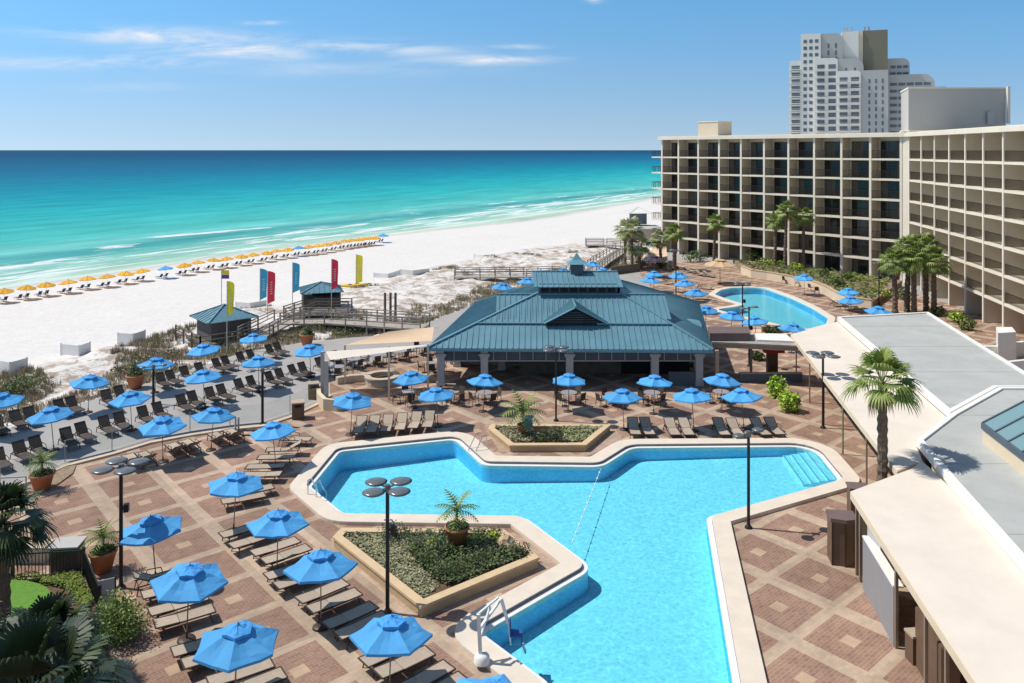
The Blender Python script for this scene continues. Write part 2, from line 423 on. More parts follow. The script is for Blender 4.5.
tintn = N(nt, 'ShaderNodeMixRGB', blend_type='MULTIPLY'); tintn.inputs[0].default_value = 1; L.new(sky.outputs[0], tintn.inputs[1]); 
tr_ = N(nt, 'ShaderNodeMapRange'); tr_.interpolation_type = 'SMOOTHSTEP'; tr_.inputs[1].default_value = -.01; tr_.inputs[2].default_value = .20; L.new(v, tr_.inputs[0])
tm_ = N(nt, 'ShaderNodeMixRGB'); L.new(tr_.outputs[0], tm_.inputs[0]); tm_.inputs[1].default_value = SKY_TINT0; tm_.inputs[2].default_value = SKY_TINT1; th_ = N(nt, 'ShaderNodeMapRange'); th_.inputs[1].default_value = .24; th_.inputs[2].default_value = .6; L.new(v, th_.inputs[0])
tn_ = N(nt, 'ShaderNodeMixRGB'); L.new(th_.outputs[0], tn_.inputs[0]); L.new(tm_.outputs[0], tn_.inputs[1]); tn_.inputs[2].default_value = (.92, .88, .82, 1)
L.new(tn_.outputs[0], tintn.inputs[2])
mixc = N(nt, 'ShaderNodeMixRGB'); L.new(cloudf, mixc.inputs[0]); L.new(tintn.outputs[0], mixc.inputs[1]); mixc.inputs[2].default_value = CLOUD_COL
L.new(mixc.outputs[0], bg.inputs[0]); bg.inputs[1].default_value = SKY_S
scene.view_settings.view_transform = 'Standard'; scene.view_settings.look = 'None'
scene.view_settings.gamma = 1; scene.view_settings.exposure = EXPO; scene.view_settings.use_curve_mapping = False
scene.cycles.max_bounces = 6; scene.cycles.transparent_max_bounces = 12; scene.cycles.diffuse_bounces = 3
scene.cycles.caustics_reflective = False; scene.cycles.caustics_refractive = False
try: scene.cycles.use_denoising = True
except Exception: pass

# ------------------------------------------------------------------ site plan
SEA = -1.2
shore = [G(x, y, SEA) for x, y in ((-520, 352), (-200, 312), (0, 288), (100, 275), (180, 262), (256, 251), (330, 241), (436, 229), (528, 220), (620, 203.5), (650, 198))]
shore = [(p.x, p.y) for p in shore] + [(120, 420), (400, 900), (900, 1750)]
def shore_s(x, y):  # + on the land side
    best = 1e9; sgn = 1
    for a, b in zip(shore[:-1], shore[1:]):
        d = seg_dist(x, y, a, b)
        if d < best:
            best = d; sgn = 1 if (b[0] - a[0]) * (y - a[1]) - (b[1] - a[1]) * (x - a[0]) < 0 else -1
    return best * sgn
deck_edge = [Gx(x, y) for x, y in ((-120, 470), (0, 432), (30, 420), (75, 405), (130, 389), (180, 373), (250, 351), (300, 343), (345, 338), (400, 334), (440, 318), (480, 303), (520, 290), (560, 281), (600, 272), (640, 262))]
deck = ccw(deck_edge + [(26, 136), (34, 175), (190, 175), (190, -15), (-46, -15), (-46, 30)])
dune_out = [Gx(x, y, -.8) for x, y in ((-120, 398), (0, 375), (60, 360), (100, 350), (150, 338), (190, 328), (240, 312), (300, 303), (380, 283), (430, 268), (520, 250), (570, 245), (600, 243), (625, 238), (650, 225))]
dune = ccw(deck_edge + list(reversed(dune_out)))

def cell_noise(x, y, s): return noise.noise(Vector((x * s, y * s, 3.1)))
def ground_z(x, y):
    sd = sdist(x, y, deck)
    if sd < -.5: return -3.0
    s = shore_s(x, y)
    z = -.85 + .02 * cell_noise(x, y, .3) if s > 12 else (-1.2 + s * .029 if s > 0 else max(-6, -1.2 + s * .05))
    if s > 0:
        dd = sdist(x, y, dune)
        m = sstep(2.5, -2.5, dd)
        if m > 0:
            fr = noise.fractal(Vector((x * .22, y * .22, 1.7)), 1.0, 2.1, 4)
            z = z * (1 - m) + m * (-.45 + .62 * fr + .14 * noise.noise(Vector((x * 1.3, y * 1.3, 0))))
        e = sstep(2.2, .2, sd)
        z = z * (1 - e) + e * min(-.06, -.1 + .05 * cell_noise(x, y, .8))
    return z
def axis(lo, flo, fhi, hi, f, c):
    a = [flo]
    while a[-1] < fhi: a.append(a[-1] + f)
    st = f; b = [flo]
    while b[-1] > lo: st = min(c, st * 1.25); b.append(b[-1] - st)
    st = f
    while a[-1] < hi: st = min(c, st * 1.25); a.append(a[-1] + st)
    return sorted(set(b + a))
xs = axis(-900, -52, 24, 1400, .85, 90); ys = axis(-60, 38, 132, 2000, .95, 90)
vs = []; msk = []
for yy in ys:
    for xx in xs:
        z = ground_z(xx, yy); vs.append((xx, yy, z))
        msk.append(sstep(1.5, -3.0, sdist(xx, yy, dune)))
nx = len(xs)
fs = [(j * nx + i, j * nx + i + 1, (j + 1) * nx + i + 1, (j + 1) * nx + i) for j in range(len(ys) - 1) for i in range(nx - 1)]
me = bpy.data.meshes.new('sand_beach'); me.from_pydata(vs, [], fs)
at = me.attributes.new('dune', 'FLOAT', 'POINT'); at.data.foreach_set('value', msk)
me.polygons.foreach_set('use_smooth', [True] * len(fs)); me.update()
m, nt, b = new_mat('white_sand'); L = nt.links
tc = N(nt, 'ShaderNodeTexCoord')
a = N(nt, 'ShaderNodeAttribute'); a.attribute_name = 'dune'
n1 = N(nt, 'ShaderNodeTexNoise'); n1.inputs['Scale'].default_value = .55; n1.inputs['Detail'].default_value = 9; n1.inputs['Roughness'].default_value = .78
L.new(tc.outputs['Object'], n1.inputs['Vector'])
cr = N(nt, 'ShaderNodeValToRGB'); cr.color_ramp.elements[0].position = .47; cr.color_ramp.elements[1].position = .56
L.new(n1.outputs['Fac'], cr.inputs[0])
n2 = N(nt, 'ShaderNodeTexNoise'); n2.inputs['Scale'].default_value = .12; n2.inputs['Detail'].default_value = 4
L.new(tc.outputs['Object'], n2.inputs['Vector'])
sandc = N(nt, 'ShaderNodeMixRGB'); sandc.inputs[1].default_value = (.68, .65, .61, 1); sandc.inputs[2].default_value = (.73, .705, .675, 1); L.new(n2.outputs['Fac'], sandc.inputs[0])
litter = N(nt, 'ShaderNodeMixRGB'); litter.inputs[1].default_value = (.27, .20, .145, 1); litter.inputs[2].default_value = (.42, .33, .25, 1)
n3 = N(nt, 'ShaderNodeTexNoise'); n3.inputs['Scale'].default_value = 3; L.new(tc.outputs['Object'], n3.inputs['Vector']); L.new(n3.outputs['Fac'], litter.inputs[0])
mu = N(nt, 'ShaderNodeMath', operation='MULTIPLY'); L.new(cr.outputs[0], mu.inputs[0]); L.new(a.outputs['Fac'], mu.inputs[1])
mu2 = N(nt, 'ShaderNodeMath', operation='MULTIPLY'); L.new(mu.outputs[0], mu2.inputs[0]); mu2.inputs[1].default_value = .9
mx = N(nt, 'ShaderNodeMixRGB'); L.new(mu2.outputs[0], mx.inputs[0]); L.new(sandc.outputs[0], mx.inputs[1]); L.new(litter.outputs[0], mx.inputs[2])
# wet sand by height
sz = N(nt, 'ShaderNodeSeparateXYZ'); L.new(tc.outputs['Object'], sz.inputs[0])
wr = N(nt, 'ShaderNodeMapRange'); wr.inputs[1].default_value = -1.19; wr.inputs[2].default_value = -1.04; wr.inputs[3].default_value = .55; wr.inputs[4].default_value = 0
L.new(sz.outputs[2], wr.inputs[0])
wx = N(nt, 'ShaderNodeMixRGB'); L.new(wr.outputs[0], wx.inputs[0]); fn_ = N(nt, 'ShaderNodeTexNoise'); fn_.inputs['Scale'].default_value = 1.7; fn_.inputs['Detail'].default_value = 8; fn_.inputs['Roughness'].default_value = .75; L.new(tc.outputs['Object'], fn_.inputs['Vector'])
fr_n = N(nt, 'ShaderNodeMapRange'); fr_n.inputs[1].default_value = .35; fr_n.inputs[2].default_value = .65; fr_n.inputs[3].default_value = .90; fr_n.inputs[4].default_value = 1.05; L.new(fn_.outputs['Fac'], fr_n.inputs[0])
fs_n = N(nt, 'ShaderNodeVectorMath', operation='SCALE'); L.new(mx.outputs[0], fs_n.inputs[0]); L.new(fr_n.outputs[0], fs_n.inputs['Scale'])
L.new(fs_n.outputs[0], wx.inputs[1]); wx.inputs[2].default_value = (.40, .38, .34, 1)
L.new(wx.outputs[0], b.inputs['Base Color']); b.inputs['Roughness'].default_value = .95; b.inputs['Specular IOR Level'].default_value = .1
bp = N(nt, 'ShaderNodeBump'); bp.inputs['Strength'].default_value = .5; bp.inputs['Distance'].default_value = .12
n4 = N(nt, 'ShaderNodeTexNoise'); n4.inputs['Scale'].default_value = 1.6; n4.inputs['Detail'].default_value = 6; L.new(tc.outputs['Object'], n4.inputs['Vector'])
L.new(n4.outputs['Fac'], bp.inputs['Height']); L.new(bp.outputs[0], b.inputs['Normal'])
me.materials.append(m)
struct(link('sand_beach', me), 'white sand beach with a strip of low dunes')

# ------------------------------------------------------------------ sea
m, nt, b = new_mat('sea_water'); L = nt.links
tc = N(nt, 'ShaderNodeTexCoord'); sp = N(nt, 'ShaderNodeSeparateXYZ'); L.new(tc.outputs['Object'], sp.inputs[0])
# s = distance from the mean shoreline, t = along it
A0 = Vector((shore[2][0], shore[2][1])); B0 = Vector((shore[9][0], shore[9][1])); D = (B0 - A0).normalized(); Nn = Vector((-D.y, D.x))
def lin(nx_, ny_, c):
    p = mth('MULTIPLY', sp.outputs['X'], nx_); q = mth('MULTIPLY', sp.outputs['Y'], ny_)
    return mth('ADD', mth('ADD', p, q), c)
s_ = lin(Nn.x, Nn.y, -(Nn.dot(A0))); t_ = lin(D.x, D.y, -(D.dot(A0)))
def noise_st(ks, kt, sc, det=5, off=0.0, dist=0.0, rough=.6):
    c = N(nt, 'ShaderNodeCombineXYZ'); L.new(mth('MULTIPLY', s_, ks), c.inputs[0]); L.new(mth('MULTIPLY', t_, kt), c.inputs[1]); c.inputs[2].default_value = off
    n = N(nt, 'ShaderNodeTexNoise'); n.inputs['Scale'].default_value = sc; n.inputs['Detail'].default_value = det; n.inputs['Distortion'].default_value = dist
    n.inputs['Roughness'].default_value = rough
    L.new(c.outputs[0], n.inputs['Vector']); return n.outputs['Fac']
wob = mth('MULTIPLY', mth('SUBTRACT', noise_st(.004, .004, 1.0, 3), .5), 26.0)
curve = mth('MULTIPLY', mth('MULTIPLY', t_, mth('SUBTRACT', 235.0, t_)), .00028)  # the bay's slow bend
bow = mth('MINIMUM', mth('MAXIMUM', curve, -25.0), 5.0)
s2 = mth('ADD', s_, wob)
k = mth('DIVIDE', s2, mth('ADD', mth('ABSOLUTE', s2), 220.0))
ramp = N(nt, 'ShaderNodeValToRGB'); L.new(k, ramp.inputs[0]); r = ramp.color_ramp
stops = SEA_STOPS
while len(r.elements) < len(stops): r.elements.new(.5)
for e, (dist, c) in zip(r.elements, stops): e.position = dist / (dist + 220.0); e.color = (*c, 1)
# sand-bar bands: darker troughs and paler bars in real places
band = N(nt, 'ShaderNodeMapRange'); band.interpolation_type = 'SMOOTHSTEP'
def gauss(x, c, w_):
    a = mth('DIVIDE', mth('SUBTRACT', x, c), w_); return mth('POWER', 2.718, mth('MULTIPLY', mth('MULTIPLY', a, a), -1.0))
wig = mth('MULTIPLY', mth('SUBTRACT', noise_st(.004, .011, 1.0, 3, 7.0), .5), 22.0)
s3 = mth('ADD', s_, wig)
g1 = mth('MULTIPLY', gauss(s3, 29.0, 7.0), .85); g2 = mth('MULTIPLY', gauss(s3, 62.0, 16.0), .32)
c1 = N(nt, 'ShaderNodeMixRGB'); L.new(g1, c1.inputs[0]); L.new(ramp.outputs[0], c1.inputs[1]); c1.inputs[2].default_value = (.045, .30, .31, 1)
p1_ = mth('MULTIPLY', gauss(s3, 41.0, 7.0), .38)
c2 = N(nt, 'ShaderNodeMixRGB'); L.new(p1_, c2.inputs[0]); L.new(c1.outputs[0], c2.inputs[1]); c2.inputs[2].default_value = (.22, .56, .55, 1)
# darker streaks: shading of wave faces painted into the water colour
st = noise_st(.13, .030, 1.0, 6, 2.0, .3, .7)
stf = N(nt, 'ShaderNodeMapRange'); stf.inputs[1].default_value = .32; stf.inputs[2].default_value = .68; stf.inputs[3].default_value = .74; stf.inputs[4].default_value = 1.20; L.new(st, stf.inputs[0])
vm = N(nt, 'ShaderNodeVectorMath', operation='SCALE'); L.new(c2.outputs[0], vm.inputs[0]); L.new(stf.outputs[0], vm.inputs['Scale'])
# foam
fo1 = mth('MULTIPLY', gauss(s3, 9.0, 6.0), mth('MULTIPLY', mth('SUBTRACT', noise_st(.34, .05, 1.0, 7, 11.0, .8), .49), 14.0))
fo2 = mth('MULTIPLY', gauss(s3, 20.0, 5.0), mth('MULTIPLY', mth('SUBTRACT', noise_st(.20, .035, 1.0, 7, 17.0, .8), .525), 24.0))
fo3 = mth('MULTIPLY', gauss(s_, .8, 1.3), .7)
fo4 = mth('MULTIPLY', gauss(s3, 36.0, 6.0), mth('MULTIPLY', mth('SUBTRACT', noise_st(.16, .045, 1.0, 7, 31.0, .9), .60), 22.0))
foam = mth('MAXIMUM', mth('MAXIMUM', mth('MAXIMUM', fo1, fo2), fo3), fo4)
fc = N(nt, 'ShaderNodeClamp'); L.new(foam, fc.inputs[0])
fm = N(nt, 'ShaderNodeMixRGB'); L.new(mth('MULTIPLY', fc.outputs[0], .8), fm.inputs[0]); L.new(vm.outputs[0], fm.inputs[1]); fm.inputs[2].default_value = (.78, .80, .80, 1)
L.new(fm.outputs[0], b.inputs['Base Color'])
b.inputs['Roughness'].default_value = .6; b.inputs['Specular IOR Level'].default_value = .06; b.inputs['IOR'].default_value = 1.33
bpn = N(nt, 'ShaderNodeBump'); bpn.inputs['Strength'].default_value = .55; bpn.inputs['Distance'].default_value = .5
wn = noise_st(.5, .16, 1.0, 5, 5.0, .4, .65); L.new(wn, bpn.inputs['Height']); L.new(bpn.outputs[0], b.inputs['Normal'])
mb = MB(); mb.add([(-60000, -3000, SEA), (60000, -3000, SEA), (60000, 70000, SEA), (-60000, 70000, SEA)], [(0, 1, 2, 3)])
struct(build(mb, 'sea_water', m), 'turquoise sea deepening to blue towards the horizon')
# ------------------------------------------------------------------ main pool outline
poolP = [Gx(*p) for p in ((311, 487.5), (340, 452), (455, 440), (483, 466), (602, 467.5), (632, 448.5), (812, 447), (839, 480.5), (706, 518), (728, 655), (752, 800), (600, 800), (548, 683), (482, 634), (594, 569), (524, 517), (344, 514.5))]
poolR = [.4, .4, .6, .8, 1.2, 1.0, 1.2, .6, .8, 1, 1, 1, 1, .3, .9, 1.0, .8]
if ccw(poolP) is not poolP: poolP.reverse(); poolR.reverse()
pool2P = [Gx(*p) for p in ((714.5, 295), (721, 290.5), (731, 288.4), (748, 288), (765, 288.6), (791, 298), (812, 308), (828, 318), (826, 325), (803, 331), (778, 325), (757, 320), (735, 315), (716, 310), (735, 307.5), (745, 305), (731, 301))]
pool2R = [1.2, 1, .8, .8, 1.5, 3, 3, 1.5, 1, 2, 2, 1.5, 1.5, .7, .8, .5, 1.5]
if ccw(pool2P) is not pool2P: pool2P.reverse(); pool2R.reverse()
def make_pool(P, R_, zc, depth, tagname, label, cw, plaster, gut=True, seg=5):
    w0 = fillet(P, R_, 0, seg); wc = fillet(P, R_, .24, seg); w3 = fillet(P, R_, cw, seg); w4 = fillet(P, R_, cw + .012, seg)
    lz = .03; mb = MB()
    # rolled gutter: raised coping, dark slot under its nose, white lip at water level
    mb.mi = 0; mb.ring(w3, w4, zc, zc - .03); mb.ring(w4, w4, zc - .03, -.05)
    if gut:
        mb.ring(wc, w3, zc, zc); mb.ring(wc, wc, zc, zc - .035)
        mb.mi = 1; mb.ring(wc, wc, zc - .035, lz)
        mb.mi = 2; mb.ring(w0, wc, lz, lz); mb.ring(w0, w0, lz, -.16)
    else:
        mb.ring(w0, w3, zc, zc); mb.mi = 2; mb.ring(w0, w0, zc, -.16)
    struct(build(mb, tagname + '_edge', [M['coping'], M['gutter'], M['lip']]), label + ' edge of pale coping stones')
    fz = (lambda p: -.885 + .024 * p[0]) if gut else (lambda p: -depth)   # the floor slopes from the deep left end to the shallow right end
    mb = MB(); n_ = len(w0); mb.mi = 1
    mb.add([(p[0], p[1], -.16) for p in w0] + [(p[0], p[1], fz(p)) for p in w0], [(i, (i + 1) % n_, n_ + (i + 1) % n_, n_ + i) for i in range(n_)])
    mb.mi = 0; k0 = len(mb.v); mb.sheet([w0], 0.0); mb.v = mb.v[:k0] + [(q[0], q[1], fz(q)) for q in mb.v[k0:]]
    struct(build(mb, tagname + '_basin', [plaster, M['poolwall']]), label + ' basin')
    mb = MB(); mb.sheet([w0], -.02)
    struct(build(mb, tagname + '_water', M['water']), label + ' water, clear turquoise')
    return w4
hole1 = make_pool(poolP, poolR, .17, .95, 'pool', 'large angular swimming pool', 1.05, M['plaster'])
hole2 = make_pool(pool2P, pool2R, .09, .75, 'lagoon_pool', 'curved lagoon pool near the hotel', .7, M['plaster2'], gut=False, seg=4)
# ------------------------------------------------------------------ deck: grey concrete with brick paving set flush above it
mb = MB(); mb.sheet([deck, hole1, hole2], 0.0); n = len(deck)
mb.ring(deck, deck, 0.0, -.8)
struct(build(mb, 'concrete_pavement', M['concrete']), 'smooth grey concrete walk')
kerb_px = ((-90, 540), (0, 494), (30, 482), (65, 467), (112, 455), (150, 443.5), (190, 436), (230, 430), (262, 427), (290, 418), (317, 405), (330, 396))
kerb = [Gx(*p) for p in kerb_px]
# fixed survey points of the paving limit beyond the kerb
brickP = ccw(kerb + [Gx(*p) for p in ((330, 378), (400, 352), (430, 349))] + [(-4.4, 70), (16, 70), (17, 76)] + [Gx(*p) for p in ((640, 275), (642, 262), (700, 262))] + [(34, 112), (47, 98), (52, 60), (30, 40), (24, -14), (-45, -14), (-45, 28)])
def paving():
    m, nt, b = new_mat('brick_paving'); L = nt.links
    tc = N(nt, 'ShaderNodeTexCoord'); sp = N(nt, 'ShaderNodeSeparateXYZ'); L.new(tc.outputs['Object'], sp.inputs[0])
    def mt(op, a, b_=None, c=None):
        n = N(nt, 'ShaderNodeMath', operation=op)
        for i, v in enumerate((a, b_, c)):
            if v is None: continue
            if isinstance(v, (int, float)): n.inputs[i].default_value = v
            else: L.new(v, n.inputs[i])
        return n.outputs[0]
    ang = math.radians(40.8); cu, su = math.cos(ang), math.sin(ang)
    P0 = (10.42, 33.83); pu, pv = 3.03, 2.75
    U = mt('ADD', mt('MULTIPLY', sp.outputs[0], cu), mt('MULTIPLY', sp.outputs[1], su))
    V = mt('ADD', mt('MULTIPLY', sp.outputs[0], su), mt('MULTIPLY', sp.outputs[1], -cu))
    U = mt('SUBTRACT', U, P0[0] * cu + P0[1] * su - pu * 400.5); V = mt('SUBTRACT', V, P0[0] * su - P0[1] * cu - pv * 400.5)
    fu = mt('SUBTRACT', mt('FRACT', mt('DIVIDE', U, pu)), .5); fv = mt('SUBTRACT', mt('FRACT', mt('DIVIDE', V, pv)), .5)
    au = mt('MULTIPLY', mt('ABSOLUTE', fu), pu); av = mt('MULTIPLY', mt('ABSOLUTE', fv), pv)
    tile = mt('MULTIPLY', mt('LESS_THAN', au, 1.16), mt('LESS_THAN', av, 1.15))
    mid = mt('MULTIPLY', mt('LESS_THAN', au, .28), mt('LESS_THAN', av, .26))
    # bricks
    cx = N(nt, 'ShaderNodeCombineXYZ'); L.new(U, cx.inputs[0]); L.new(V, cx.inputs[1])
    br = N(nt, 'ShaderNodeTexBrick'); br.inputs['Scale'].default_value = 1.0; br.inputs['Brick Width'].default_value = .27; br.inputs['Row Height'].default_value = .135
    br.inputs['Mortar Size'].default_value = .006; br.inputs['Color1'].default_value = (.335, .205, .145, 1); br.inputs['Color2'].default_value = (.265, .16, .118, 1)
    br.inputs['Mortar'].default_value = (.44, .34, .27, 1); br.inputs['Mortar Smooth'].default_value = .3; br.inputs['Bias'].default_value = -.1
    L.new(cx.outputs[0], br.inputs['Vector'])
    br2 = N(nt, 'ShaderNodeTexBrick'); br2.inputs['Scale'].default_value = 1.0; br2.inputs['Brick Width'].default_value = .27; br2.inputs['Row Height'].default_value = .135
    br2.inputs['Mortar Size'].default_value = .005; br2.inputs['Color1'].default_value = (.50, .38, .275, 1); br2.inputs['Color2'].default_value = (.44, .33, .24, 1)
    br2.inputs['Mortar'].default_value = (.40, .32, .25, 1); br2.inputs['Mortar Smooth'].default_value = .3
    L.new(cx.outputs[0], br2.inputs['Vector'])
    mx = N(nt, 'ShaderNodeMixRGB'); L.new(tile, mx.inputs[0]); L.new(br2.outputs[0], mx.inputs[1]); L.new(br.outputs[0], mx.inputs[2])
    mx2 = N(nt, 'ShaderNodeMixRGB'); L.new(mid, mx2.inputs[0]); L.new(mx.outputs[0], mx2.inputs[1]); mx2.inputs[2].default_value = (.48, .345, .235, 1)
    # per-tile tone and weathering
    fl = N(nt, 'ShaderNodeCombineXYZ'); L.new(mt('FLOOR', mt('DIVIDE', U, pu)), fl.inputs[0]); L.new(mt('FLOOR', mt('DIVIDE', V, pv)), fl.inputs[1])
    wn = N(nt, 'ShaderNodeTexWhiteNoise'); L.new(fl.outputs[0], wn.inputs['Vector'])
    r1 = N(nt, 'ShaderNodeMapRange'); r1.inputs[3].default_value = .84; r1.inputs[4].default_value = 1.12; L.new(wn.outputs['Value'], r1.inputs[0])
    nz = N(nt, 'ShaderNodeTexNoise'); nz.inputs['Scale'].default_value = .7; nz.inputs['Detail'].default_value = 8; nz.inputs['Roughness'].default_value = .7; L.new(tc.outputs['Object'], nz.inputs['Vector'])
    r2 = N(nt, 'ShaderNodeMapRange'); r2.inputs[1].default_value = .3; r2.inputs[2].default_value = .7; r2.inputs[3].default_value = .78; r2.inputs[4].default_value = 1.18; L.new(nz.outputs['Fac'], r2.inputs[0])
    vm = N(nt, 'ShaderNodeVectorMath', operation='SCALE'); L.new(mx2.outputs[0], vm.inputs[0]); L.new(mt('MULTIPLY', r1.outputs[0], r2.outputs[0]), vm.inputs['Scale'])
    L.new(vm.outputs[0], b.inputs['Base Color']); b.inputs['Roughness'].default_value = .9; b.inputs['Specular IOR Level'].default_value = .15
    return m
def plainpaver():
    m, nt, b = new_mat('tan_pavers'); L = nt.links
    tc = N(nt, 'ShaderNodeTexCoord'); mp = N(nt, 'ShaderNodeMapping'); mp.inputs['Rotation'].default_value = (0, 0, math.radians(-10)); L.new(tc.outputs['Object'], mp.inputs[0])
    br = N(nt, 'ShaderNodeTexBrick'); br.inputs['Scale'].default_value = 1; br.inputs['Brick Width'].default_value = .42; br.inputs['Row Height'].default_value = .21
    br.inputs['Mortar Size'].default_value = .01; br.inputs['Color1'].default_value = (.47, .345, .25, 1); br.inputs['Color2'].default_value = (.37, .26, .195, 1); br.inputs['Mortar'].default_value = (.33, .25, .2, 1)
    L.new(mp.outputs[0], br.inputs['Vector'])
    L.new(br.outputs[0], b.inputs['Base Color']); b.inputs['Roughness'].default_value = .9; b.inputs['Specular IOR Level'].default_value = .15
    return m
mb = MB(); mb.sheet([brickP, hole1, hole2], .004)
struct(build(mb, 'brick_pavement', paving()), 'brick paved pool terrace with pale bands round darker squares')
mb = MB()
mb.prism([Gx(*p) for p in ((484, 427), (500, 452), (599, 452.5), (622, 438), (618, 433), (612, 422), (489, 422))], .002, .008, bottom=False)
struct(build(mb, 'tan_pavement', plainpaver()), 'plain tan pavers round the further planter bed')
mb = MB()
mb.prism([Gx(*p) for p in ((341, 531), (515, 533), (569, 563), (455, 612), (400, 606), (330, 540))], .002, .008, bottom=False)
struct(build(mb, 'tan_pavement', plainpaver()), 'plain tan pavers round the nearer planter bed')
# kerb strip
mb = MB(); ribbon(mb, kerb, .32, 0.0, .10)
struct(build(mb, 'kerb', M['kerb']), 'pale curved kerb between brick terrace and concrete walk')
# mulch bed by the kerb
mb = MB(); mb.prism([Gx(*p) for p in ((0, 497), (34, 484), (66, 468), (76, 466), (73, 474), (58, 485), (35, 497), (0, 507), (-30, 516), (-30, 508))], .0, .07, bottom=False)
struct(build(mb, 'mulch_bed', M['gravel']), 'bed of brown bark mulch beside the kerb')
# ------------------------------------------------------------------ umbrellas
def canopy_mesh(seed, R=1.24, ztop=2.42, zrim=1.98, n=6, sag=.05, vent=True, scal=0.0):
    r = random.Random(seed); mb = MB(); rings = 6; seg = 4; tot = n * seg; vs = []
    tr = .16 if vent else 0.0
    for j in range(rings):
        q = tr + (1 - tr) * j / (rings - 1)
        for k in range(tot):
            a = 2 * PI * k / tot; ph = (k % seg) / seg; mid = math.sin(PI * ph)
            ch = math.cos(PI / n) / math.cos(abs(((k % seg) / seg) - .5) * 2 * PI / n) / 1.0
            rr = R * q * ch * (1 - .035 * mid * q); z = ztop + (zrim - ztop) * (q ** 1.12) - sag * mid * math.sin(PI * min(1, q * .9)) - .03 * mid * q
            z += r.uniform(-.018, .018) + scal * mid * q * q
            vs.append((rr * math.cos(a), rr * math.sin(a), z))
    o = (rings - 1) * tot
    for k in range(tot):   # short hanging hem
        x, y, z = vs[o + k]; vs.append((x * 1.005, y * 1.005, z - .075))
    fs = [(j * tot + k, j * tot + (k + 1) % tot, (j + 1) * tot + (k + 1) % tot, (j + 1) * tot + k) for j in range(rings) for k in range(tot)]
    mb.add(vs, fs); return mb
def make_umbrella(mats, cat, R=1.24, ztop=2.42, zrim=1.98, n=6, pole_r=.022, base=True, vent=True, seed=1, low=False):
    root = blank('patio_umbrella' if not low else 'beach_umbrella', cat)
    build(canopy_mesh(seed, R, ztop, zrim, n, vent=vent), 'canopy', mats[0], root)
    if vent:
        build(canopy_mesh(seed + 1, R * .36, ztop + .09, ztop - .06, n, sag=.01, vent=False, scal=.055), 'vent_flap', mats[1], root)
    mb = MB(); mb.cyl((0, 0, .05), (0, 0, ztop + .02), pole_r, n=6); mb.cyl((0, 0, ztop + .0), (0, 0, ztop + .17), .03, .012, 6)
    build(mb, 'pole', M['pole'] if not low else M['white'], root)
    if base:
        mb = MB(); mb.lathe([(0, .085), (.12, .08), (.28, .05), (.30, 0), (0, 0)], 14); mb.cyl((0, 0, .05), (0, 0, .3), .035, n=6)
        build(mb, 'base', M['bronze'], root)
        mb = MB()
        for k in range(n):
            a = 2 * PI * k / n; c, s = math.cos(a), math.sin(a)
            mb.bar((0, 0, ztop - .55), (R * .5 * c, R * .5 * s, ztop - .26), .018); mb.bar((0.03 * c, .03 * s, ztop - .05), (R * .97 * c, R * .97 * s, zrim - .02), .018)
        build(mb, 'rib_frame', M['bronze'], root)
    return Proto(root)
UMB = [make_umbrella((M['blue'], M['blue_in']), 'umbrella', seed=11 + i) for i in range(6)]

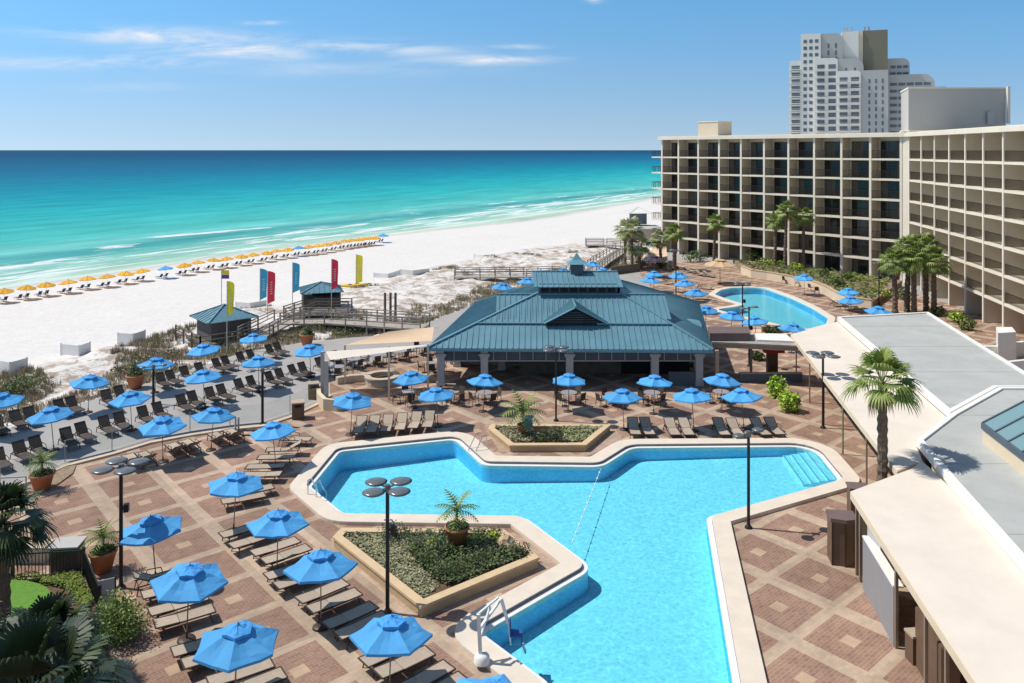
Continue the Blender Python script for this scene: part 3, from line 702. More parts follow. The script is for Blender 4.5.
# ------------------------------------------------------------------ loungers
def make_lounger(back, sling, name='sun_lounger', armz=True):
    root = blank(name, 'lounger'); W = .64; zs = .36; piv = -.18; bl = .80; L0 = 1.02
    bx, bz = piv - bl * math.cos(back), zs + bl * math.sin(back)
    mb = MB(); vs = []; nseg = 8
    for i in range(nseg + 1):
        x = piv + (L0 - piv) * i / nseg; sag = -.025 * math.sin(PI * i / nseg)
        vs += [(x, -W / 2 + .03, zs + .012), (x, 0, zs + sag), (x, W / 2 - .03, zs + .012)]
    mb.add(vs, [(i * 3 + k, i * 3 + k + 3, i * 3 + k + 4, i * 3 + k + 1) for i in range(nseg) for k in (0, 1)], True)
    mb.box(((piv + L0) / 2, 0, zs - .02), (L0 - piv - .06, W - .08, .02))
    build(mb, 'seat', sling, root)
    mb = MB(); d = Vector((bx - piv, 0, bz - zs)).normalized(); up = Vector((-d.z, 0, d.x)) * (1 if d.x < 0 else -1)
    if up.z < 0: up = -up
    c = Vector(((bx + piv) / 2, 0, (bz + zs) / 2)); nrm = d.cross(Vector((0, 1, 0))).normalized()
    R_ = Matrix((d, Vector((0, 1, 0)), d.cross(Vector((0, 1, 0))))).transposed()
    mb.box(c, (bl - .04, W - .07, .025), rot=R_)
    build(mb, 'backrest', sling, root)
    mb = MB()
    for s in (-1, 1):
        y = s * (W / 2)
        mb.bar((piv, y, zs), (L0, y, zs), .045, .04); mb.bar((piv, y * .97, zs + .01), (bx, y * .97, bz), .04, .035)
    mb.bar((L0, -W / 2, zs), (L0, W / 2, zs), .045, .04); mb.bar((bx, -W / 2, bz), (bx, W / 2, bz), .04, .035)
    mb.bar((piv - .55, -W / 2, zs - .03), (piv - .55, W / 2, zs - .03), .03); mb.bar((piv - .62, -W / 2 + .02, zs - .03), (piv, -W / 2 + .02, zs - .03), .035); mb.bar((piv - .62, W / 2 - .02, zs - .03), (piv, W / 2 - .02, zs - .03), .035)
    if back > .15: mb.bar((piv - .55, -.2, zs - .03), ((bx + piv) / 2, -.2, (bz + zs) / 2), .02); mb.bar((piv - .55, .2, zs - .03), ((bx + piv) / 2, .2, (bz + zs) / 2), .02)
    build(mb, 'frame', M['bronze'], root)
    for x in (-.72, .82):
        for s in (-1, 1):
            mb = MB(); mb.bar((x, s * (W / 2 - .01), zs - .01), (x + (.10 if x > 0 else -.08), s * (W / 2 + .01), 0.0), .035); build(mb, 'leg', M['bronze'], root)
    if armz:
        for s in (-1, 1):
            mb = MB(); y = s * (W / 2 + .035)
            mb.tube([(.22, y, .36), (.16, y, .56), (-.32, y, .60), (-.44, y, .36)], .018, 5); build(mb, 'armrest', M['bronze'], root)
    return Proto(root)
LOUNGE_FLAT = make_lounger(.06, M['taupe'], armz=False)
LOUNGE_TILT = make_lounger(.50, M['taupe'])
LOUNGE_UP = make_lounger(.92, M['dkbrown'])

# ------------------------------------------------------------------ dining set
def make_chair():
    root = blank('patio_chair', 'chair'); W = .5
    mb = MB(); mb.box((0, 0, .44), (.48, .46, .03)); build(mb, 'seat', M['dkbrown'], root)
    mb = MB(); mb.box((-.26, 0, .68), (.03, .46, .44), rot=Matrix.Rotation(-.2, 3, 'Y')); build(mb, 'backrest', M['dkbrown'], root)
    for x in (-.22, .22):
        for s in (-1, 1):
            mb = MB(); mb.bar((x, s * .24, .44), (x * 1.15, s * .25, 0), .03); build(mb, 'leg', M['bronze'], root)
    for s in (-1, 1):
        mb = MB(); mb.tube([(.22, s * .26, .44), (.20, s * .27, .64), (-.24, s * .27, .66)], .016, 5); build(mb, 'armrest', M['bronze'], root)
    return Proto(root)
def make_table(rr=.55, square=False, h=.73):
    root = blank('patio_table', 'table')
    mb = MB()
    if square: mb.box((0, 0, h - .015), (rr * 1.8, rr * 1.8, .035))
    else: mb.lathe([(0, h), (rr, h), (rr + .01, h - .02), (rr, h - .04), (0, h - .04)], 20, smooth=False)
    build(mb, 'tabletop', M['tabletop'], root)
    mb = MB(); mb.cyl((0, 0, .03), (0, 0, h - .04), .035, n=8)
    for k in range(4):
        a = PI / 4 + PI / 2 * k; mb.bar((0, 0, .10), (.36 * math.cos(a), .36 * math.sin(a), .02), .04)
    build(mb, 'pedestal', M['bronze'], root)
    return Proto(root)
CHAIR = make_chair(); TABLE_R = make_table(); TABLE_S = make_table(.42, True)

# ------------------------------------------------------------------ palms
def fan_blade(mb, o, ax, side, up, length, width, droop, nb=13, spread=1.35):
    for i in range(nb):
        t = (i / (nb - 1)) * 2 - 1; a = t * spread
        d = (ax * math.cos(a) + side * math.sin(a)).normalized()
        L = length * (1 - .32 * abs(t)) * rnd.uniform(.88, 1.08)
        wv = d.cross(up).normalized() * width * .5
        p1 = o + d * L * .5 + up * .04 * L; p2 = o + d * L * .82 - Vector((0, 0, 1)) * droop * L * .22; p3 = o + d * L * rnd.uniform(.95, 1.02) - Vector((0, 0, 1)) * droop * L * .62
        mb.add([o - wv * .3, o + wv * .3, p1 + wv, p1 - wv, p2 + wv * .55, p2 - wv * .55, p3], [(0, 1, 2, 3), (3, 2, 4, 5), (5, 4, 6)])
def make_fan_palm(h, R, seed, n=34, mats=None, label='', cat='palm tree', trunk_r=.2, lean=(0, 0), loc=(0, 0, 0), skirt=8, group=None, low_el=-.55, nb=14, bw_=.075):
    global rnd
    rnd = random.Random(seed); mats = mats or [M['leafpalm'], M['leafpalmlit'], M['leafdead']]
    root = thing('palm_tree', label, cat, loc, 0, group)
    top = Vector((lean[0], lean[1], h))
    mb = MB(); k = 14; vs = []; n8 = 9
    rings = max(8, int(h / .22))
    for j in range(rings + 1):
        t = j / rings; c = Vector((lean[0] * t * t, lean[1] * t * t, h * t)); rr = trunk_r * (1.18 - .28 * t) * (1.10 if j % 2 else .92)
        if t < .06: rr *= 1.15
        for q in range(n8):
            a = 2 * PI * q / n8; r2 = rr * rnd.uniform(.9, 1.12); vs.append(c + Vector((r2 * math.cos(a), r2 * math.sin(a), 0)))
    mb.add(vs, [(j * n8 + q, j * n8 + (q + 1) % n8, (j + 1) * n8 + (q + 1) % n8, (j + 1) * n8 + q) for j in range(rings) for q in range(n8)])
    build(mb, 'trunk', M['trunk'], root)
    mb = MB(); tot = n + skirt
    for i in range(tot):
        dead = i >= n
        az = i * 2.39996 + rnd.uniform(-.25, .25)
        el = (1.45 - (1.45 - low_el) * ((i + .5) / n) ** .85 + rnd.uniform(-.12, .12)) if not dead else rnd.uniform(-1.25, -.85)
        d = Vector((math.cos(az) * math.cos(el), math.sin(az) * math.cos(el), math.sin(el)))
        pl = R * (.46 if not dead else .28) * rnd.uniform(.85, 1.12)
        end = top + d * pl - Vector((0, 0, 1)) * pl * .14 * math.cos(el)
        mb.mi = 2 if dead else (1 if (i * 7919) % 10 < 4 else 0)
        mb.bar(top, end, .035, .02)
        d2 = (d - Vector((0, 0, .30)) * math.cos(el)).normalized()
        side = d2.cross(Vector((0, 0, 1)));
        if side.length < .1: side = Vector((1, 0, 0))
        side.normalize(); up = side.cross(d2).normalized()
        fan_blade(mb, end, d2, side, up, R * .56 * (1 if not dead else .7), R * bw_, (.62 if not dead else 1.2) * rnd.uniform(.5, 1.4), nb=nb)
    build(mb, 'crown', mats, root)
    return root
def make_feather_palm(h, R, seed, label, loc, n=20, mats=None, cat='potted palm', scale=1.0):
    """small date palm with arching fronds (plant only)"""
    r = random.Random(seed); mats = mats or [M['leafmid'], M['leafpalmlit']]
    root = thing('small_palm', label, cat, loc)
    mb = MB(); mb.cyl((0, 0, 0), (0, 0, h * .55), .07, .05, 7); build(mb, 'trunk', M['trunk'], root)
    mb = MB(); top = Vector((0, 0, h * .52))
    for i in range(n):
        az = i * 2.39996; el = 1.3 - 1.3 * (i + .5) / n + r.uniform(-.1, .1); mb.mi = 1 if i % 3 == 0 else 0
        p = top.copy(); d = Vector((math.cos(az) * math.cos(el), math.sin(az) * math.cos(el), math.sin(el))); sd = Vector((-math.sin(az), math.cos(az), 0))
        ns = 9; st = R * 1.15 / ns
        for j in range(ns):
            q = p + d * st; ll = R * .34 * math.sin(PI * (j + 1.2) / (ns + 1.6)); 
            mb.bar(p, q, .02, .012)
            for s in (-1, 1):
                e = p + d * ll * .55 + sd * s * ll - Vector((0, 0, .25 * ll)); wv = d * st * .30
                mb.add([p - wv, p + wv, e], [(0, 1, 2)])
            p = q; d = (d - Vector((0, 0, .16))).normalized()
    build(mb, 'crown', mats, root)
    return root
# ------------------------------------------------------------------ shrubs
def leaf_cloud(mb, c, rad, n, size, r, mats=3, flat=.0):
    for i in range(n):
        while True:
            q = Vector((r.uniform(-1, 1), r.uniform(-1, 1), r.uniform(-.2 if flat else -1, 1)))
            if .3 < q.length < 1: break
        q = q * (1 + .15 * noise.noise(q * 2.3 + Vector(c)))
        p = Vector(c) + Vector((q.x * rad[0], q.y * rad[1], q.z * rad[2]))
        a = Vector((r.uniform(-1, 1), r.uniform(-1, 1), r.uniform(-.3, 1))).normalized(); bb = a.cross(Vector((r.uniform(-1, 1), r.uniform(-1, 1), r.uniform(-1, 1)))).normalized()
        s = size * r.uniform(.6, 1.3); mb.mi = r.randrange(mats)
        mb.add([p - a * s, p + bb * s * .5, p + a * s, p - bb * s * .5], [(0, 1, 2, 3)])
def shrub(name, label, loc, rad, n=260, size=.12, mats=None, seed=0, clumps=5, cat='shrub', group=None):
    r = random.Random(seed * 31 + 5); root = thing(name, label, cat, loc, 0, group)
    mats = mats or [M['leafmid'], M['leafpalm'], M['leafgrey']]
    mb = MB()
    for k in range(clumps):
        a = r.uniform(0, 2 * PI); q = r.uniform(.1, .55)
        leaf_cloud(mb, (rad[0] * q * math.cos(a), rad[1] * q * math.sin(a), rad[2] * r.uniform(.35, .75)), (rad[0] * .6, rad[1] * .6, rad[2] * .5), n // clumps, size, r, len(mats))
    build(mb, 'foliage', mats, root)
    mb = MB()
    for k in range(4): mb.bar((0, 0, 0), (rad[0] * .4 * math.cos(k * 1.6), rad[1] * .4 * math.sin(k * 1.6), rad[2] * .8), .03)
    build(mb, 'stem', M['trunk'], root)
    return root
# ------------------------------------------------------------------ pots, lamps, bins
def pot(label, loc, r=.56, h=.85):
    root = thing('plant_pot', label, 'pot', loc)
    mb = MB(); mb.lathe([(0, 0), (r * .62, 0), (r * .97, h * .88), (r * 1.06, h * .88), (r * 1.06, h), (r * .92, h), (r * .90, h * .90)], 20); build(mb, 'vessel', M['terracotta'], root)
    mb = MB(); mb.lathe([(r * .91, h * .92), (0, h * .93)], 16); build(mb, 'soil', M['soil'], root)
    rr = random.Random(int(loc[0] * 10)); mb = MB()
    for k in range(9):
        a = k * .7; leaf_cloud(mb, (r * .6 * math.cos(a), r * .6 * math.sin(a), h * 1.0), (r * .34, r * .34, h * .16), 26, .09, rr, 2)
    build(mb, 'ground_plants', [M['leafmid'], M['leafgrey']], root)
    return root
def make_lamp(hh, r=.075, heads=4, label='', loc=(0, 0, 0), rz=0.0, box=True, hr=.42):
    root = thing('pole_lamp', label, 'lamp', loc, rz)
    mb = MB(); mb.lathe([(0, 0), (.17, 0), (.17, .06), (.10, .12), (r, .2)], 12); mb.cyl((0, 0, .1), (0, 0, hh - .05), r, r * .92, 10); build(mb, 'post', M['black'], root)
    mb = MB(); mb.cyl((0, 0, hh - .12), (0, 0, hh + .12), .13, .10, 10); build(mb, 'hub', M['lampglass'], root)
    for k in range(heads):
        a = k * 2 * PI / heads + .5
        c = Vector((math.cos(a) * .52, math.sin(a) * .52, hh + .02))
        mb = MB(); mb.bar((0, 0, hh), c * 1.0, .06, .05)
        mb.lathe([(0, .07), (hr * .7, .05), (hr, .0), (hr * .8, -.05), (0, -.08)], 16, c=(c.x * 1.25, c.y * 1.25, c.z + .02))
        hd = build(mb, 'lamp_head', M['lampglass'], root)
    if box:
        mb = MB(); mb.box((r + .12, 0, hh * .66), (.18, .2, .3)); mb.bar((0, 0, hh * .66), (r + .1, 0, hh * .66), .05); build(mb, 'speaker_box', M['black'], root)
    return root
def bin_(label, loc, rz=.3, w=.7, h=1.0):
    root = thing('litter_bin', label, 'bin', loc, rz)
    mb = MB(); mb.box((0, 0, h / 2 - .04), (w, w * .9, h - .08)); build(mb, 'body', M['brownwood'], root)
    mb = MB(); mb.box((0, 0, h - .02), (w * 1.08, w, .08)); build(mb, 'lid', M['taupe'], root)
    mb = MB(); mb.box((0, -w * .45 - .012, h * .8), (w * .55, .02, .16)); build(mb, 'opening', M['dark'], root)
    return root
def wbuild(mb, name, mats, root):
    o = build(mb, name, mats, root); o.location = -Vector(root.location); return o
def P3(x, y, z): return G(x, y, z)
# seam roof face: poly3d, first edge is the eave
def roof_face(mb, poly, sp=.42, th=.06, rib=.055, ribh=.06):
    poly = [Vector(p) for p in poly]
    A, B = poly[0], poly[1]; ex = (B - A).normalized()
    nr = (B - A).cross(poly[2] - A).normalized()
    if nr.z < 0: nr = -nr
    ey = nr.cross(ex).normalized()
    if ey.dot(poly[2] - A) < 0: ey = -ey
    n = len(poly)
    vs = poly + [p - nr * th for p in poly]
    mb.add(vs, [tuple(range(n)), tuple(range(2 * n - 1, n - 1, -1))] + [(i, (i + 1) % n, n + (i + 1) % n, n + i) for i in range(n)])
    P2 = [((p - A).dot(ex), (p - A).dot(ey)) for p in poly]
    x0 = min(p[0] for p in P2); x1 = max(p[0] for p in P2); x = x0 + sp * .5
    while x < x1:
        hits = []
        for i in range(n):
            a, b = P2[i], P2[(i + 1) % n]
            if (a[0] - x) * (b[0] - x) < 0: hits.append(a[1] + (b[1] - a[1]) * (x - a[0]) / (b[0] - a[0]))
        if len(hits) >= 2:
            h0, h1 = min(hits), max(hits)
            if h1 - h0 > .15:
                mb.bar(A + ex * x + ey * h0 + nr * (ribh * .5 - .005), A + ex * x + ey * h1 + nr * (ribh * .5 - .005), rib, ribh, up=nr)
        x += sp
# ------------------------------------------------------------------ poolside pavilion
def lerp(a, b, t): return Vector(a) * (1 - t) + Vector(b) * t
def pavilion():
    FL, FR = P3(427, 348, 2.9), P3(713, 350, 2.9); BL, BR = P3(475, 302.5, 2.9), P3(699, 302.5, 2.9)
    root = thing('poolside_pavilion', 'open sided pavilion bar with a wide teal metal hipped roof and small cupola', 'pavilion', ((FL.x + FR.x) / 2, FL.y + 6, 0))
    zt = 5.8
    TL, TR = Vector((2.05, 62.6, zt)), Vector((8.45, 62.6, zt)); UL, UR = Vector((2.9, 68.6, zt)), Vector((9.3, 68.6, zt))
    t = .42
    ML, MR = lerp(FL, TL, t), lerp(FR, TR, t); ML.z = MR.z = 4.12; 
    roof = MB()
    roof_face(roof, [FL, FR, MR, ML]); 
    off = Vector((0, .0, .05))
    roof_face(roof, [ML + off, MR + off, TR, TL])
    roof_face(roof, [BL, FL, ML, TL, UL]); roof_face(roof, [FR, BR, UR, TR, MR]); roof_face(roof, [BR, BL, UL, UR])
    rf = wbuild(roof, 'roof', M['teal'], root)
    for a, b in ((FL, ML), (ML, TL), (FR, MR), (MR, TR), (BL, UL), (BR, UR), (ML + Vector((0, -.05, 0)), MR + Vector((0, -.05, 0)))):
        mb = MB(); mb.bar(a + Vector((0, 0, .06)), b + Vector((0, 0, .06)), .20, .10)
        o = wbuild(mb, 'ridge_cap', M['tealdk'], rf); o.location = (0, 0, 0)
    # eave fascia
    mb = MB()
    for a, b in ((FL, FR), (FR, BR), (BR, BL), (BL, FL)): mb.bar(a - Vector((0, 0, .13)), b - Vector((0, 0, .13)), .1, .18)
    wbuild(mb, 'fascia', M['tealdk'], root)
    # transverse roof behind the hips
    y0, ym, y1 = 59.75, 62.45, 65.6; xl, xr = -1.2, 11.9; ze, zr = 4.36, 5.72
    mb = MB(); roof_face(mb, [(xl, y0, ze), (xr, y0, ze), (xr, ym, zr), (xl, ym, zr)]); roof_face(mb, [(xr, y1, ze), (xl, y1, ze), (xl, ym, zr), (xr, ym, zr)])
    mb.bar((xl, ym, zr + .04), (xr, ym, zr + .04), .2, .08)
    wbuild(mb, 'cross_roof', M['teal'], root)
    mb = MB()
    for x, s in ((xl + .25, -1), (xr - .25, 1)):
        mb.add([(x, y0 + .2, 2.9), (x, y1 - .2, 2.9), (x, y1 - .2, ze - .08), (x, ym, zr - .09), (x, y0 + .2, ze - .08)], [(0, 1, 2, 3, 4)])
        mb.add([(x - s * .12, y0 + .2, 2.9), (x - s * .12, y1 - .2, 2.9), (x - s * .12, y1 - .2, ze - .08), (x - s * .12, ym, zr - .09), (x - s * .12, y0 + .2, ze - .08)], [(4, 3, 2, 1, 0)])
    wbuild(mb, 'gable_wall', M['slate'], root)
    # clerestory with its own low roof
    mb = MB(); mb.box((5.2, 65.6, 5.95), (6.1, 6.0, 1.15)); cw = wbuild(mb, 'clerestory', M['slate'], root)
    mb = MB()
    for k in range(8): mb.box((2.6 + k * .74, 62.585, 6.1), (.62, .03, .42))
    o = wbuild(mb, 'louvre_row', M['dark'], cw); o.location = (0, 0, 0)
    x0, x1 = 1.72, 8.65; mb = MB()
    roof_face(mb, [(x0, 62.05, 6.38), (x1, 62.05, 6.38), (x1, 65.6, 7.02), (x0, 65.6, 7.02)]); roof_face(mb, [(x1, 69.2, 6.38), (x0, 69.2, 6.38), (x0, 65.6, 7.02), (x1, 65.6, 7.02)])
    mb.bar((x0, 65.6, 7.06), (x1, 65.6, 7.06), .22, .08)
    for x in (x0 + .05, x1 - .05): mb.add([(x, 62.1, 6.32), (x, 69.1, 6.32), (x, 65.6, 6.95)], [(0, 1, 2)])
    wbuild(mb, 'upper_roof', M['teal'], root)
    mb = MB(); mb.box((5.3, 65.4, 7.25), (1.05, 1.05, 1.15)); cu = wbuild(mb, 'cupola', M['slate'], root)
    mb = MB(); c = (5.3, 65.4); e = .82
    q = [(c[0] - e, c[1] - e, 7.74), (c[0] + e, c[1] - e, 7.74), (c[0] + e, c[1] + e, 7.74), (c[0] - e, c[1] + e, 7.74)]; h = .38
    q2 = [(c[0] - h, c[1] - h, 8.06), (c[0] + h, c[1] - h, 8.06), (c[0] + h, c[1] + h, 8.06), (c[0] - h, c[1] + h, 8.06)]
    mb.add(q + q2 + [(c[0], c[1], 8.62)], [(i, (i + 1) % 4, 4 + (i + 1) % 4, 4 + i) for i in range(4)] + [(4 + i, 4 + (i + 1) % 4, 8) for i in range(4)] + [(3, 2, 1, 0)])
    o = wbuild(mb, 'cupola_roof', M['tealdk'], cu); o.location = (0, 0, 0)
    # front dormer gable
    gx, gw, zb, za = 4.68, 2.35, 4.25, 5.45; yf = 58.7
    mb = MB(); yb = 62.1
    for s in (-1, 1):
        a = [(gx + s * gw, yf, zb), (gx + s * gw * .0, yf, za), (gx, yb, za), (gx + s * gw, yb - 2.1, zb)]
        if s < 0: roof_face(mb, [a[3], a[0], a[1], a[2]], sp=.4)
        else: roof_face(mb, [a[0], a[3], a[2], a[1]], sp=.4)
    mb.bar((gx, yf - .03, za + .04), (gx, yb, za + .04), .14, .07)
    d = wbuild(mb, 'dormer', M['tealdk'], root)
    mb = MB(); w_ = gw - .25; mb.add([(gx - w_, yf + .28, zb - .3), (gx + w_, yf + .28, zb - .3), (gx + w_, yf + .28, zb), (gx, yf + .28, za - .12), (gx - w_, yf + .28, zb)], [(0, 1, 2, 3, 4)]); mb.mi = 1
    for k in range(5): mb.box((gx, yf + .25, zb + .08 + k * .17), (2 * w_ * (1 - (k + .6) / 6.2) - .3, .04, .035))
    o = wbuild(mb, 'louvre_vent', [M['dark'], M['slate']], d); o.location = (0, 0, 0)
    # small arched vent on the right slope
    mb = MB(); vs = []; n = 10
    for (xx, zz) in ((12.55, 3.42), (14.9, 3.05)):
        for k in range(n + 1):
            a = PI * k / n; vs.append((xx, 63.6 + 1.15 * math.cos(a), zz - .25 + .62 * math.sin(a)))
    mb.add(vs, [(k, k + 1, n + 2 + k, n + 1 + k) for k in range(n)]); mb.mi = 1; mb.add(vs[n + 1:], [tuple(range(n + 1))])
    wbuild(mb, 'eyebrow_vent', [M['tealdk'], M['dark']], root)
    # columns
    cb = [Gx(x, 385) for x in (441, 484.5, 569.5, 654.6, 698.8)]
    side = []
    for t in (.33, .66, .98):
        side.append(tuple((lerp((cb[0][0], cb[0][1], 0), (BL.x + .8, BL.y - .8, 0), t))[:2])); side.append(tuple((lerp((cb[4][0], cb[4][1], 0), (BR.x - .8, BR.y - .8, 0), t))[:2]))
    inner = [(x, 62.0) for x in (-.8, 3.9, 6.6, 10.2)]
    for (x, y) in cb + side + inner:
        mb = MB(); mb.box((x, y, 1.4), (.52, .52, 2.5)); mb.box((x, y, 2.26), (.78, .74, .14)); mb.box((x, y, 2.12), (.66, .66, .1)); mb.box((x, y, .14), (.6, .6, .28)); wbuild(mb, 'column', M['column'], root)
    # valance of panels under the eave
    a, b = Vector((cb[0][0], cb[0][1] + .02, 0)), Vector((cb[4][0], cb[4][1] + .02, 0)); Lg = (b - a).length; d = (b - a).normalized()
    mb = MB(); mb.bar(a + Vector((0, 0, 2.24)), b + Vector((0, 0, 2.24)), .06, .94); mb.mi = 1
    k = 0
    while k * .95 < Lg: mb.bar(a + d * (k * .95) + Vector((0, -.05, 1.77)), a + d * (k * .95) + Vector((0, -.05, 2.71)), .07, .05); k += 1
    mb.bar(a + Vector((0, -.055, 1.76)), b + Vector((0, -.055, 1.76)), .06, .07)
    wbuild(mb, 'valance', [M['slate'], M['column']], root)
    # interior: bar counter, back walls, shelves, ceiling
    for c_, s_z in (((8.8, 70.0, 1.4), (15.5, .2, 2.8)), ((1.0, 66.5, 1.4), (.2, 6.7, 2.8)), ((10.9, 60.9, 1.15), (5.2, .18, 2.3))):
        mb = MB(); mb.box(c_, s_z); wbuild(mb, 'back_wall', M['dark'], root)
    mb = MB(); mb.box((5.2, 61.2, .55), (9.2, .7, 1.1)); wbuild(mb, 'bar_counter', M['wooddk'], root)
    mb = MB(); mb.box((5.2, 61.2, 1.135), (9.5, .95, .06)); wbuild(mb, 'counter_top', M['brownlid'], root)
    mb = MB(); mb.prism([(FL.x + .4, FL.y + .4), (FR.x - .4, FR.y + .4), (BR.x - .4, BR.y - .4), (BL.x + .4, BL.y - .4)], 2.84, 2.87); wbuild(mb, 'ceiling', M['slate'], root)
    mb = MB(); mb.box((12.3, 57.75, .5), (2.0, .12, 1.0)); wbuild(mb, 'low_wall', M['slate'], root)
    mb = MB(); mb.box((-3.6, 63.5, 1.0), (2.6, .3, 2.0)); mb.mi = 1
    for k in range(4): mb.box((-3.6, 63.32, .4 + k * .45), (2.4, .06, .05))
    wbuild(mb, 'shelf_unit', [M['wood'], M['brownwood']], root)
pavilion()
# ------------------------------------------------------------------ hotel
def hotel_wing(label, A, B, nb, first, floors, fh, depth, glass_off, endb=False, far_ext=12):
    A, B = Vector((*A, 0)), Vector((*B, 0)); t = (B - A).normalized(); Lg = (B - A).length
    n = Vector((t.y, -t.x, 0))     # towards the pool
    if n.dot(-A) < 0: n = -n
    rz = math.atan2(t.y, t.x)
    root = thing('hotel_building', label, 'hotel', A, rz)
    s = 1 if Vector((-math.sin(rz), math.cos(rz), 0)).dot(n) > 0 else -1   # local +y*s faces the pool
    x = [0.0]; 
    if first: x.append(first)
    bw = (Lg - x[-1]) / nb
    for i in range(nb): x.append(x[-1] + bw)
    Ht = floors * fh
    mb = MB()   # main block behind the balconies
    mb.box((Lg / 2, -s * (depth + 6), Ht / 2 + .3), (Lg, 12, Ht + .6)); wall = build(mb, 'wall', M['hotelin'], root)
    mb = MB(); mb.box((Lg / 2, -s * (depth / 2 + 6.2), Ht + .52), (Lg + 1.2, depth + 13.2, .50)); mb.box((Lg / 2, -s * (depth / 2 + 6.2), Ht + .80), (Lg + 1.0, depth + 12.9, .06)); build(mb, 'roof', M['hoteledge'], root)
    for f in range(1, floors):
        mb = MB(); mb.box((Lg / 2, -s * (depth / 2 - .02), f * fh), (Lg, depth, .24)); build(mb, 'balcony_slab', M['hoteledge'], root)
    for i, xx in enumerate(x):
        mb = MB(); mb.box((xx, -s * (depth / 2 - .05), Ht / 2 + .14), (.26, depth - .06, Ht + .26)); mb.mi = 1
        mb.box((xx, s * .0, Ht / 2 + .14), (.30, .12, Ht + .26)); build(mb, 'partition', [M['hotel'], M['hoteledge']], root)
    gl = {}; rl = {}; r_h = random.Random(nb * 7 + 1)
    cnt = 0
    for f in range(floors):
        for i in range(len(x) - 1):
            x0, x1 = x[i] + .16, x[i + 1] - .16; w_ = x1 - x0
            if w_ < 1.0: continue
            key = round(w_, 2)
            if key not in gl:
                mb = MB(); gw = min(w_ - .5, glass_off); gx = w_ - .2 - gw / 2
                mb.box((gx, 0, 1.12), (gw, .06, 2.2)); mb.mi = 1
                for q in range(4): mb.box((gx - gw / 2 + gw * q / 3, s * .035, 1.12), (.06, .05, 2.24))
                mb.box((gx, s * .035, 2.24), (gw, .06, .06))
                mb.mi = 2
                var = []
                for cv in (None, (0, .28), (.66, 1.0), (0, .5), None):
                    m3 = MB(); m3.v = list(mb.v); m3.f = list(mb.f); m3.m = list(mb.m); m3.sm = list(mb.sm); m3.mi = 2
                    if cv: m3.box((gx - gw / 2 + gw * (cv[0] + cv[1]) / 2, s * .034, 1.12), (gw * (cv[1] - cv[0]) - .08, .012, 2.05))
                    var.append(m3.mesh('balcony_door', [M['glassdark'], M['bronze'], M['curtain']]))
                gl[key] = var
                mb = MB(); mb.box((w_ / 2, 0, 1.02), (w_, .05, .05)); mb.box((w_ / 2, 0, .12), (w_, .04, .04)); nn = int(w_ / .19)
                for q in range(nn + 1): mb.box((w_ * q / nn, 0, .57), (.036, .036, .88))
                rl[key] = mb.mesh('balcony_railing', M['railing'])
            link('balcony_door', r_h.choice(gl[key]), root, (x0, -s * (depth - .04), f * fh + .12))
            if f > 0: link('balcony_railing', rl[key], root, (x0, -s * .12, f * fh + .12))
    if endb:
        for f in range(1, floors):
            mb = MB(); mb.box((-1.5, -s * 2.2, f * fh), (3.2, 2.6, .22)); e = build(mb, 'end_balcony', M['hoteledge'], root)
            mb = MB()
            for (a, b) in (((-3.05, -s * .95), (-3.05, -s * 3.45)), ((-3.05, -s * .95), (-.1, -s * .95)), ((-3.05, -s * 3.45), (-.1, -s * 3.45))):
                va, vb = Vector((*a, f * fh + 1.05)), Vector((*b, f * fh + 1.05)); mb.bar(va, vb, .06)
                for q in range(9): p = va + (vb - va) * q / 8; mb.bar(p - Vector((0, 0, .95)), p, .035)
            build(mb, 'end_railing', M['railing'], e)
    return root, t, n
hb = hotel_wing('long cream hotel wing, seven storeys, dark glass doors behind each balcony', (25.0, 133.3), (49.65, 102.1), 9, 3.5, 7, 2.63, 2.0, 3.7, endb=True)
r1, t1, n1 = hb
# second wing
e2 = Vector((50.0, 100.7)); dir2 = Vector((-5.1, -31.6)).normalized(); far = e2 + dir2 * 4.42 * 10
hotel_wing('cream hotel wing on the right edge, nine bays of deep balconies with dark railings', (e2.x, e2.y), (far.x, far.y), 10, 0, 7, 2.63, 2.6, 2.6)
# joining pier
pr = thing('stair_tower', 'plain cream pier joining the two hotel wings', 'building', (51.6, 100.6, 0))
mb = MB(); mb.prism([(49.75, 102.0), (50.2, 100.95), (60, 100.8), (60, 109), (53, 109)], 0, 19.35); wbuild(mb, 'wall', M['hoteledge'], pr)
mb = MB(); mb.prism([(49.6, 102.0), (50.1, 100.8), (60.2, 100.6), (60.2, 109.2), (52.9, 109.3)], 19.352, 19.5); wbuild(mb, 'roof', M['hoteledge'], pr)
# roof hut on the left wing
rh = thing('roof_hut', 'small cream lift housing on the roof of the long hotel wing', 'roof hut', (33.6, 132.5, 19.2))
mb = MB(); R_ = Matrix.Rotation(math.atan2(t1.y, t1.x), 3, 'Z'); mb.box((0, 0, 1.2), (4.0, 3.6, 2.4), rot=R_); build(mb, 'wall', M['hotel'], rh)
mb = MB(); mb.box((0, 0, 2.46), (4.2, 3.8, .12), rot=R_); build(mb, 'roof', M['hoteledge'], rh)
